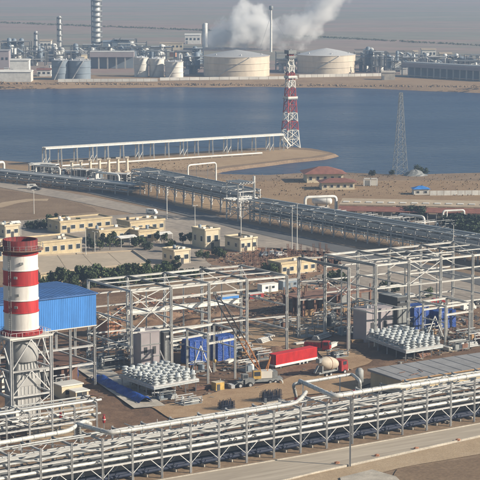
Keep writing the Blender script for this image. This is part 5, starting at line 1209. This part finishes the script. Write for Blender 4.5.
T = thing('ground_pipe', 'low white pipe on sleepers along the foot of the trestle', 'pipe', G(62, 168))
e_ = G(262, 155) - T.location; mem(T, 'pipe_run', UP * 1.0, e_ + UP * 1.0, .8, .8, K['white'], 'pipe')
for i in range(20): p = e_ * (i / 19); mem(T, 'sleeper', p, p + UP * .7, .6, .6, K['concrete'], 'box')

pp = []
for i in range(7):
    p = G(72 + i * 9.2, 176 - i * .7); T = thing('concrete_pier', '', 'pier', p, .1, 'tan piers before the trestle'); h_ = ZT(72 + i * 9.2, 176 - i * .7, 162 - i * .7)
    bx(T, 'footing', (0, 0, .3), (2.4, 2.4, .6), K['tankcream']); obj('shaft', MB().tube([(0, 0, .5), (0, 0, h_)], [.75, .6], 12), K['tankcream'], T); bx(T, 'cap', (0, 0, h_ + .25), (1.8, 2.6, .5), K['tankcream']); pp.append(T)
order(pp, 'tan concrete pier standing before the white trestle, {}')
lsd = []
for x, y, L_ in ((28, 172, 14), (74, 178, 12), (104, 182, 11)):
    T = thing('lakeside_shed', '', 'shed', G(x, y), -.35, 'low white roofed sheds at the lake'); h_ = 3.6
    obj('roof', MB().prism([(0, 0), (L_, 0), (L_, 4), (0, 4)], h_, h_ + .35), K['white'], T); bx(T, 'back_wall', (L_ / 2, 3.6, h_ / 2), (L_, .2, h_), K['steel_dk'])
    for i in range(5): mem(T, 'post', (.3 + i * (L_ - .6) / 4, .3, 0), (.3 + i * (L_ - .6) / 4, .3, h_), .3, .3, K['white'], 'box')
    lsd.append(T)
order(lsd, 'low open shed with white roof by the lakeside rack, {}')
def lattice(name, label, cat, base, w0, w1, h, n, tk, bands, rz, arms=()):
    T = thing(name, label, cat, base, rz)
    def c(z, i, j): w_ = (w0 + (w1 - w0) * (z / h) ** .8) / 2; return Vector((i * w_, j * w_, z))
    ij = ((-1, -1), (1, -1), (1, 1), (-1, 1)); zs_ = [h * (1 - (1 - i / n) ** 1.15) for i in range(n + 1)]
    for k_ in range(n):
        mt_ = bands(zs_[k_] / h)
        for i, j in ij: mem(T, 'leg', c(zs_[k_], i, j), c(zs_[k_ + 1], i, j), tk, tk, mt_, 'box')
        for a, b in zip(ij, ij[1:] + ij[:1]):
            mem(T, 'brace', c(zs_[k_], *a), c(zs_[k_ + 1], *b), tk * .6, tk * .6, mt_, 'box'); mem(T, 'brace', c(zs_[k_], *b), c(zs_[k_ + 1], *a), tk * .6, tk * .6, mt_, 'box'); mem(T, 'rung', c(zs_[k_ + 1], *a), c(zs_[k_ + 1], *b), tk * .6, tk * .6, mt_, 'box')
    return T, c
b0 = G(290, 147.5); hh = ZT(290, 147.5, 54); mpx = M(290, 147.5)
bn = [K['offwhite'], K['red'], K['offwhite'], K['red'], K['red'], K['white'], K['red'], K['white'], K['red']]
T, c_ = lattice('lattice_tower', 'red and white lattice tower at the tip of the sandy spit', 'tower', b0, 15 * mpx, 4.2 * mpx, hh, 12, .34, lambda f_: bn[min(8, int(f_ * 9))], .5)
obj('riser_pipe', MB().tube([(0, 0, 0), (0, 0, hh + 2)], .5, 10), K['pipe_dull'], T)
for f_, mt_ in ((.52, 'white'), (.74, 'white'), (.95, 'steel_dk')):
    w_ = 3.6 + 4.2 * (1 - f_); pf = bx(T, 'platform', (0, 0, hh * f_), (w_, w_, .35), K['steel_dk'])
    for i in range(4): a_ = i * math.pi / 2; bx(pf, 'guard_rail', (math.cos(a_) * w_ / 2, math.sin(a_) * w_ / 2, .8), (.1 if i % 2 == 0 else w_, w_ if i % 2 == 0 else .1, 1.0), K[mt_])
for z, a_ in ((.86, .4), (.80, 2.4), (.90, 4.2)):
    o = obj('dish_antenna', MB().lathe([(0, 0), (.7, .12), (1.1, .4), (1.15, .45)], 16, caps=False), K['offwhite'], T, (math.cos(a_) * 2.4, math.sin(a_) * 2.4, hh * z)); o.rotation_euler = (0, math.pi / 2, a_)
obj('tower_head', MB().box((0, 0, hh + .8), (4.5, 4.5, 1.8)), K['steel_dk'], T)
b0 = G(400, 175); hh = ZT(400, 175, 93)
lattice('pylon', 'slender grey lattice pylon standing in front of the lake', 'pylon', b0, 13 * M(400, 175), 2.6 * M(400, 175), hh, 12, .14, lambda f_: K['steel_dk'], .3)

# ------------------------------------------------------------------ the plant across the lake
def gp(x, y): return G(x, y, PZ)
def mf(x, y): return 1.0 / PX(gp(x, y))[2]
def hz_(x, yb, yt): return (yb - yt) * mf(x, yb)
def tank(label, x0, x1, yt, yb, mt, roof_h, group=None, bands=3, cone='steel'):
    xc = (x0 + x1) / 2; p = gp(xc, yb); r_ = (x1 - x0) / 2 * mf(xc, yb); p = p + Vector((0, r_, 0)); h_ = hz_(xc, yb, yt)
    T = thing('storage_tank', label, 'tank', p, 0, group)
    obj('shell', MB().lathe([(r_, 0), (r_, h_)], 48, caps=False), K[mt], T); obj('roof', MB().lathe([(r_ * 1.0, h_), (r_ * .5, h_ + roof_h * .58), (0, h_ + roof_h)], 48, caps=False), K[cone], T)
    for i in range(1, bands + 1): z = h_ * i / bands; obj('wind_girder', MB().lathe([(r_, z - .25), (r_ + .35, z - .2), (r_ + .35, z), (r_, z)], 48, caps=False), K['steel_dk' if bands < 3 and i < bands else mt], T)
    # winding stair up the near side
    m_ = MB(); n_ = 26
    for i in range(n_): a_ = math.radians(-125 + 60 * i / n_); m_.box((math.cos(a_) * (r_ + .5), math.sin(a_) * (r_ + .5), h_ * (i + .5) / n_), (1.0, .9, .25), a_)
    obj('stair', m_, K['steel'], T)
    for i in range(3): a_ = math.radians(-140 + 60 * i); obj('roof_vent', MB().lathe([(.5, 0), (.5, .9), (0, 1.3)], 8), K['steel'], T, (math.cos(a_) * r_ * .8, math.sin(a_) * r_ * .8, h_ + roof_h * .2))
    return T
tank('huge cream storage tank under the steam plume, left of the lattice tower', 203, 270, 57.5, 77.5, 'tankcream', 4.6)
tank('huge cream storage tank right of the lattice tower', 298, 357, 56, 74, 'tankcream', 5)
tank('blue grey storage tank on the far shore, the narrower one', 51, 68, 60.5, 80, 'slate', 1.5); tank('blue grey storage tank on the far shore, the wider one', 67.5, 90, 61, 80, 'slate', 1.5)
tank('white storage tank on the far shore, first of the three', 134, 148, 58, 77, 'offwhite', 1.5); tank('white storage tank on the far shore, middle of the three', 149, 164, 59, 77, 'offwhite', 1.5); tank('white storage tank on the far shore, smallest of the three', 165, 183, 62, 78, 'offwhite', 1.2)
def column_tower(label, x, wpx, yt, yb, mt='pipe', group=None, plats=6):
    p = gp(x, yb); r_ = wpx / 2 * mf(x, yb); h_ = hz_(x, yb, yt); T = thing('process_column', label, 'process column', p, 0, group)
    obj('shell', MB().lathe([(r_ * 1.15, 0), (r_ * 1.1, h_ * .1), (r_, h_ * .13), (r_, h_ * .97), (r_ * .6, h_ * .995), (0, h_)], 20), K[mt], T)
    for i in range(plats):
        z = h_ * (i + 1) / (plats + .5); obj('platform', MB().lathe([(r_, z), (r_ * 1.5, z), (r_ * 1.5, z + 1.3), (r_ * 1.42, z + 1.3), (r_ * 1.42, z + .3), (r_, z + .3)], 18, caps=False), K['steel_dk'], T)
    mem(T, 'riser', (-r_ * 1.3, -r_ * .3, 0), (-r_ * 1.3, -r_ * .3, h_ * .95), r_ * .35, r_ * .35, K['pipe_dull'], 'pipe'); mem(T, 'ladder', (r_ * 1.35, -r_ * .5, 0), (r_ * 1.35, -r_ * .5, h_ * .96), .6, .5, K['steel_dk'], 'box')
    return T
column_tower('tallest far process column with many platforms, its top above the picture', 97, 7.5, -6, 53, plats=11); column_tower('tall far process column left of the tallest one', 60, 3.8, 16, 59, plats=7); column_tower('shorter thin far process column near the left edge', 36.5, 3.2, 31, 60, 'steel', plats=4)
column_tower('plain white far chimney beside the white block house', 205.5, 4.6, 23, 47, 'white', plats=0)
p = gp(271, 52); h_ = hz_(271, 52, 6); T = thing('flare_stack', 'thin far flare stack with a knob top rising out of the steam', 'flare stack', p)
obj('pole', MB().tube([(0, 0, 0), (0, 0, h_)], [1.1, .8], 10), K['white'], T); obj('flare_tip', MB().lathe([(.9, h_ - 4), (1.9, h_ - 3.6), (1.9, h_ - .5), (1.2, h_)], 12), K['steel_dk'], T)
for i in range(3): a_ = i * 2.09; mem(T, 'guy_wire', (0, 0, h_ * .8), (math.cos(a_) * 22, math.sin(a_) * 22, 0), .12, .12, K['steel_dk'], 'pipe')
def far_building(label, x0, x1, yt, yb, mt, roof='flatroof', d=14, nwin=6, cat='building', name='far_building'):
    p = gp(x0, yb); k_ = mf(x0, yb); su = (x1 - x0) * k_; h_ = (yb - yt) * k_; T = thing(name, label, cat, p)
    obj('wall', MB().box((su / 2, d / 2, h_ / 2), (su, d, h_)), K[mt], T); obj('roof', MB().add([(-.5, -.5, h_), (su + .5, -.5, h_), (su + .5, d + .5, h_), (-.5, d + .5, h_), (-.5, d / 2, h_ + 1.2), (su + .5, d / 2, h_ + 1.2)], [[0, 1, 5, 4], [2, 3, 4, 5], [1, 2, 5], [3, 0, 4], [3, 2, 1, 0]]), K[roof], T)
    for i in range(nwin): wn = bx(T, 'window', (su * (i + .5) / nwin, -.06, h_ * .55), (min(2.4, su / nwin * .5), .12, min(2, h_ * .3)), K['glass'])
    bx(T, 'door', (su * .12, -.06, min(3, h_ * .7) / 2), (min(3.5, su * .12), .12, min(3, h_ * .7)), K['steel_dk'])
    return T
far_building('long low white warehouse at the left edge of the far shore', -12, 31, 72, 82, 'white', 'offwhite', 16, 0); far_building('taller white block behind the long low white warehouse', 10, 29, 60.5, 73, 'white', 'offwhite', 12, 0)
far_building('small white block with a reddish roof left of the blue grey tanks', 37, 51, 70, 76.5, 'white', 'brownroof', 9, 3); far_building('grey works building at the far left edge', -8, 9, 51, 68, 'lilac', 'greyroof', 14, 4)
far_building('pale block house behind the tall far column', 40, 51, 41, 49, 'offwhite', 'flatroof', 12, 3); far_building('white block house beside the plain white chimney', 185, 200.5, 35, 44, 'white', 'offwhite', 14, 4)
far_building('cream long house left of the white block house', 160, 183, 43.5, 50, 'cream', 'flatroof', 12, 6); far_building('blue grey process hall right of the tallest column', 103, 128, 42, 54, 'slate', 'slate', 18, 7)
far_building('concrete block house on the far bank below the dark pipe works', 382, 395, 72.5, 80, 'concrete', 'concrete', 8, 0)
for i, (x0, x1, yt, yb, mt_) in enumerate(((405, 418, 52, 60, 'offwhite'), (422, 436, 50, 58, 'offwhite'), (440, 452, 54, 60, 'cream'), (456, 470, 57, 63, 'offwhite'), (472, 492, 60, 66, 'white'))):
    far_building(['first', 'second', 'third', 'fourth', 'fifth'][i] + ' of the five pale works buildings on the far right shore', x0, x1, yt, yb, mt_, 'flatroof', 14, 4)
rr = random.Random(44)
def works(label, x0, x1, yt, yb, seed, mt='steel_dk', vmat=('pipe', 'white', 'slate')):
    q = random.Random(seed); p = gp(x0, yb); k_ = mf(x0, yb); su = (x1 - x0) * k_; h_ = (yb - yt) * k_; T = thing('process_structure', label, 'process plant', p); d = 14
    nx = max(2, int(su / 7)); nf = max(2, int(h_ / 5))
    for i in range(nx + 1):
        hh_ = h_ * q.uniform(.7, 1)
        for y in (0, d): mem(T, 'column', (su * i / nx, y, 0), (su * i / nx, y, hh_), .8, .8, K[mt])
    for f_ in range(1, nf + 1):
        z = h_ * f_ / nf * .9
        for y in (0, d): mem(T, 'beam', (0, y, z), (su, y, z), .4, .5, K[mt])
        if q.random() < .7: bx(T, 'deck', (su * .5, d / 2, z), (su * q.uniform(.5, 1), d * .9, .25), K[q.choice(['steel_dk', 'steel', 'pipe_dk'])])
    for i in range(nx * 3 + 3):
        r_ = q.uniform(.8, 2.6); v_ = q.uniform(.3, .8) * h_; x, y = q.uniform(2, max(2.5, su - 2)), q.uniform(1.5, d - 1.5)
        if q.random() < .6: obj('vessel', MB().lathe([(r_ * .9, 0), (r_, .5), (r_, v_), (r_ * .6, v_ + r_ * .5), (0, v_ + r_ * .6)], 12), K[q.choice(vmat)], T, (x, y, q.choice([0, h_ * .25])))
        else: mem(T, 'exchanger', (x - 3, y, q.choice([.3, .5, .8]) * h_), (x + 3, y, .5 * h_), r_ * 1.3, r_ * 1.3, K[q.choice(vmat)], 'pipe')
    for i in range(5): y = q.uniform(-.5, d); z = q.uniform(.2, .95) * h_; mem(T, 'pipe', (0, y, z), (su, y, z), q.uniform(.3, .8), q.uniform(.3, .8), K[q.choice(['pipe', 'pipe_dull', 'pipe_dk'])], 'pipe')
    for i in range(nx): 
        if q.random() < .5: mem(T, 'brace', (su * i / nx, 0, .2), (su * (i + 1) / nx, 0, h_ * .45), .3, .3, K[mt], 'box')
W = [(0, 30, 40, 57), (26, 45, 50, 66), (34, 56, 44, 60), (62, 88, 45, 60), (82, 100, 44, 56), (112, 136, 38, 54), (130, 150, 46, 58), (146, 166, 50, 60), (192, 203, 47, 64), (183, 205, 55, 74), (355, 375, 48, 72), (372, 388, 50, 73), (386, 402, 52, 75), (398, 414, 50, 66), (414, 430, 54, 68), (428, 446, 56, 70), (450, 480, 60, 72), (276, 300, 52, 72), (4, 24, 46, 62), (48, 64, 48, 62), (98, 116, 46, 58), (118, 146, 42, 56), (150, 172, 46, 56), (362, 384, 52, 70), (392, 420, 56, 72), (438, 466, 55, 66), (466, 490, 54, 68), (174, 192, 50, 66)]
for i, (x0, x1, yt, yb) in enumerate(W):
    nm = ['behind the long white warehouse', 'between the white block and the thin column', 'in front of the pale block house', 'behind the blue grey tanks', 'at the foot of the tallest column', 'around the blue grey process hall', 'behind the first white tank', 'behind the middle white tank', 'in dark blue below the plain white chimney', 'between the smallest white tank and the huge tank', 'just right of the huge right hand tank', 'second to the right of the huge right hand tank', 'third to the right of the huge right hand tank', 'below the first pale works building', 'below the second pale works building', 'below the third pale works building', 'below the fourth pale works building', 'between the two huge cream tanks', 'above the long white warehouse near the left edge', 'left of the tall column by the wide blue grey tank', 'right at the foot of the tallest column', 'behind the far pipe rack of pale columns', 'left of the cream long house', 'in front of the first one beside the right hand tank', 'above the concrete block house', 'between the third and fourth pale works buildings', 'at the right edge of the far shore', 'behind the smallest white tank'][i]
    works('far process structure ' + nm, x0, x1, yt, yb, i + 3, 'slate' if i in (8,) else 'steel_dk', ('slate', 'pipe_dk') if i == 8 else ('pipe', 'white', 'slate'))
def far_rack(label, x0, x1, yt, yb, y2, light=True):
    A_ = gp(x0, yb); B_ = gp(x1, y2); h_ = (yb - yt) * mf(x0, yb); T = thing('far_pipe_rack', label, 'pipe rack', A_); L_ = B_ - A_; n_ = max(4, int(L_.length / 6)); d_ = L_.normalized(); nn_ = Vector((-d_.y, d_.x, 0))
    for i in range(n_ + 1):
        for k_ in (0, 1): p_ = L_ * (i / n_) + nn_ * 10 * k_; mem(T, 'column', p_, p_ + UP * (h_ * .72), .9, .9, K['offwhite' if k_ == 0 else 'steel_dk'])
    mem(T, 'roof_deck', nn_ * 5 + UP * h_ * .86, L_ + nn_ * 5 + UP * h_ * .86, 12, h_ * .28, K['lilac'], 'box')
    for f_ in (.1, .3, .5, .7, .9): mem(T, 'pipe', nn_ * 10 * f_ + UP * (h_ + .5), L_ + nn_ * 10 * f_ + UP * (h_ + .5), .9, .9, K['pipe'], 'pipe')
    mem(T, 'inner_wall', nn_ * 8 + UP * h_ * .35, L_ + nn_ * 8 + UP * h_ * .35, .3, h_ * .66, K['slate'], 'box')
far_rack('far pipe rack on pale columns between the blue grey tanks and the white tanks', 90, 134, 52.5, 69, 69); far_rack('far pipe rack on pale columns along the right far shore', 402, 500, 63, 76, 82)
# dyke walls and fences along the far bank
for lb, a, b in (('low pale wall along the far bank in front of the huge tanks', (160, 80.5), (298, 79)), ('low pale wall along the far bank right of the lattice tower', (299, 77.5), (385, 76)), ('low pale wall along the far bank in front of the blue grey tanks', (58, 82), (158, 81.5))):
    p = gp(*a); e_ = gp(*b) - p; T = thing('boundary_wall', lb, 'wall', p); n_ = 14
    for i in range(n_): mem(T, 'wall_panel', e_ * (i / n_) + UP * 1.1, e_ * ((i + .96) / n_) + UP * 1.1, .5, 2.2, K['offwhite'], 'box')
# small huts, drums and vehicles strewn through the far plant
huts = []
for i in range(46):
    x = rr.uniform(0, 478); y = rr.uniform(56, 78) if x < 200 or x > 358 else rr.uniform(78.5, 80.5)
    if 203 < x < 357: continue
    p = gp(x, y); T = thing('far_hut', '', 'hut', p, rr.uniform(-.4, .4), 'small huts of the far plant'); a_, b_, h_ = rr.uniform(3, 8), rr.uniform(3, 6), rr.uniform(2.4, 4.5)
    bx(T, 'wall', (0, 0, h_ / 2), (a_, b_, h_), K[rr.choice(['offwhite', 'white', 'cream', 'lilac', 'slate', 'terra'])]); bx(T, 'roof', (0, 0, h_ + .15), (a_ + .6, b_ + .6, .3), K[rr.choice(['greyroof', 'offwhite', 'flatroof', 'steel'])])
    huts.append(T)
order(huts, 'small hut in the plant across the lake, {}')
# dark tree belts on the plain
def belt(name, label, x0, x1, y0, y1, n_, hmin, hmax, seed):
    q = random.Random(seed); m_ = MB()
    for _ in range(n_):
        f_ = q.random(); p = gp(x0 + (x1 - x0) * f_, y0 + (y1 - y0) * f_ + q.uniform(-.5, .5)); h_ = q.uniform(hmin, hmax); r_ = h_ * q.uniform(.5, 1.0)
        for _k in range(14):
            d = Vector((q.gauss(0, 1), q.gauss(0, 1), q.gauss(0, 1))).normalized(); c = p + Vector((d.x * r_, d.y * r_, h_ * .55 + d.z * h_ * .45)); t = d.orthogonal().normalized(); b_ = d.cross(t); s = h_ * .3
            m_.add([c - t * s, c + b_ * s, c + t * s, c - b_ * s], [[0, 1, 2, 3]])
    tag(obj(name, m_, K['leaf2' if name == 'treeline' else 'drygrass']), label, 'trees', kind='stuff')
belt('treeline', 'dark line of low trees across the far plain behind the plant', -60, 240, 20.5, 32, 900, .5, 1.8, 1); belt('treeline', 'dark line of low trees across the far plain on the right', 240, 560, 33, 50, 900, .4, 1.5, 2)

belt('undergrowth', 'dry bushes dotted along the bank of the far shore', -20, 500, 84, 87.5, 500, .5, 1.6, 9)

# ------------------------------------------------------------------ steam
p = gp(200, 53); k_ = mf(200, 53); D = Vector((175 * k_, 46, 82 * k_))
mt_ = bpy.data.materials.new('steam'); mt_.use_nodes = True; t = mt_.node_tree
for n_ in list(t.nodes):
    if n_.type != 'OUTPUT_MATERIAL': t.nodes.remove(n_)
out = t.nodes['Material Output']; pv = t.nodes.new("ShaderNodeVolumePrincipled"); t.links.new(pv.outputs[0], out.inputs["Volume"])
pv.inputs["Color"].default_value = (.99, .99, .99, 1); pv.inputs["Anisotropy"].default_value = .0
tc = t.nodes.new("ShaderNodeTexCoord"); sx_ = t.nodes.new("ShaderNodeSeparateXYZ"); t.links.new(tc.outputs["Object"], sx_.inputs[0])
def mth(op, a, b=None, c=None):
    n_ = t.nodes.new("ShaderNodeMath"); n_.operation = op
    for i, v in enumerate((a, b, c)):
        if v is None: continue
        if isinstance(v, (int, float)): n_.inputs[i].default_value = v
        else: t.links.new(v, n_.inputs[i])
    return n_.outputs[0]
fx = mth('DIVIDE', sx_.outputs[0], D.x)
def curve(pts):
    n_ = t.nodes.new("ShaderNodeFloatCurve"); cv = n_.mapping.curves[0]
    cv.points[0].location = pts[0]; cv.points[1].location = pts[-1]
    for q in pts[1:-1]: cv.points.new(*q)
    n_.mapping.update(); t.links.new(fx, n_.inputs["Value"]); return n_.outputs[0]
# spine height (share of the box) and radius along x; box spans x 200..375, y 53..-29
spine = curve([(0, .08), (.1, .16), (.2, .28), (.32, .30), (.42, .20), (.55, .22), (.66, .38), (.78, .62), (1, .97)])
radc = curve([(0, .08), (.1, .16), (.2, .27), (.32, .30), (.42, .2), (.55, .22), (.66, .24), (.78, .19), (1, .18)])
nz1 = t.nodes.new("ShaderNodeTexNoise"); nz1.inputs["Scale"].default_value = .055; nz1.inputs["Detail"].default_value = 7; nz1.inputs["Roughness"].default_value = .6; t.links.new(tc.outputs["Object"], nz1.inputs[0])
dz = mth('SUBTRACT', mth('DIVIDE', sx_.outputs[2], D.z), spine); dz = mth('MULTIPLY', dz, D.z); dy = mth('SUBTRACT', sx_.outputs[1], D.y / 2)
dist = mth('SQRT', mth('ADD', mth('MULTIPLY', dz, dz), mth('MULTIPLY', dy, dy))); rr_ = mth('MULTIPLY', radc, D.z)
s_ = mth('SUBTRACT', 1.0, mth('DIVIDE', dist, rr_)); s_ = mth('ADD', s_, mth('MULTIPLY', mth('SUBTRACT', nz1.outputs[0], .5), 3.6))
edge = mth('MULTIPLY', mth('MINIMUM', mth('MULTIPLY', fx, 12), 1.0), mth('SUBTRACT', 1.25, fx))
den = mth('MULTIPLY', mth('MULTIPLY', mth('MAXIMUM', s_, 0.0), .26), edge); t.links.new(den, pv.inputs["Density"])
o = obj('steam', MB().box((D.x / 2, D.y / 2, D.z / 2), D), mt_, None, p + Vector((0, 30, 0))); tag(o, 'white steam drifting up behind the huge tanks', 'steam', kind='stuff')

# ------------------------------------------------------------------ haze
hm = bpy.data.materials.new('haze'); hm.use_nodes = True; t = hm.node_tree
for n_ in list(t.nodes):
    if n_.type != 'OUTPUT_MATERIAL': t.nodes.remove(n_)
pv = t.nodes.new("ShaderNodeVolumePrincipled"); t.links.new(pv.outputs[0], t.nodes['Material Output'].inputs["Volume"])
pv.inputs["Color"].default_value = (.48, .68, 1.0, 1); pv.inputs["Density"].default_value = 1.8e-4; pv.inputs["Anisotropy"].default_value = .25
o = obj('haze', MB().box((0, 5700, 56), (19600, 17000, 120)), hm); tag(o, 'thin bluish haze over the whole plain', 'haze', kind='stuff')
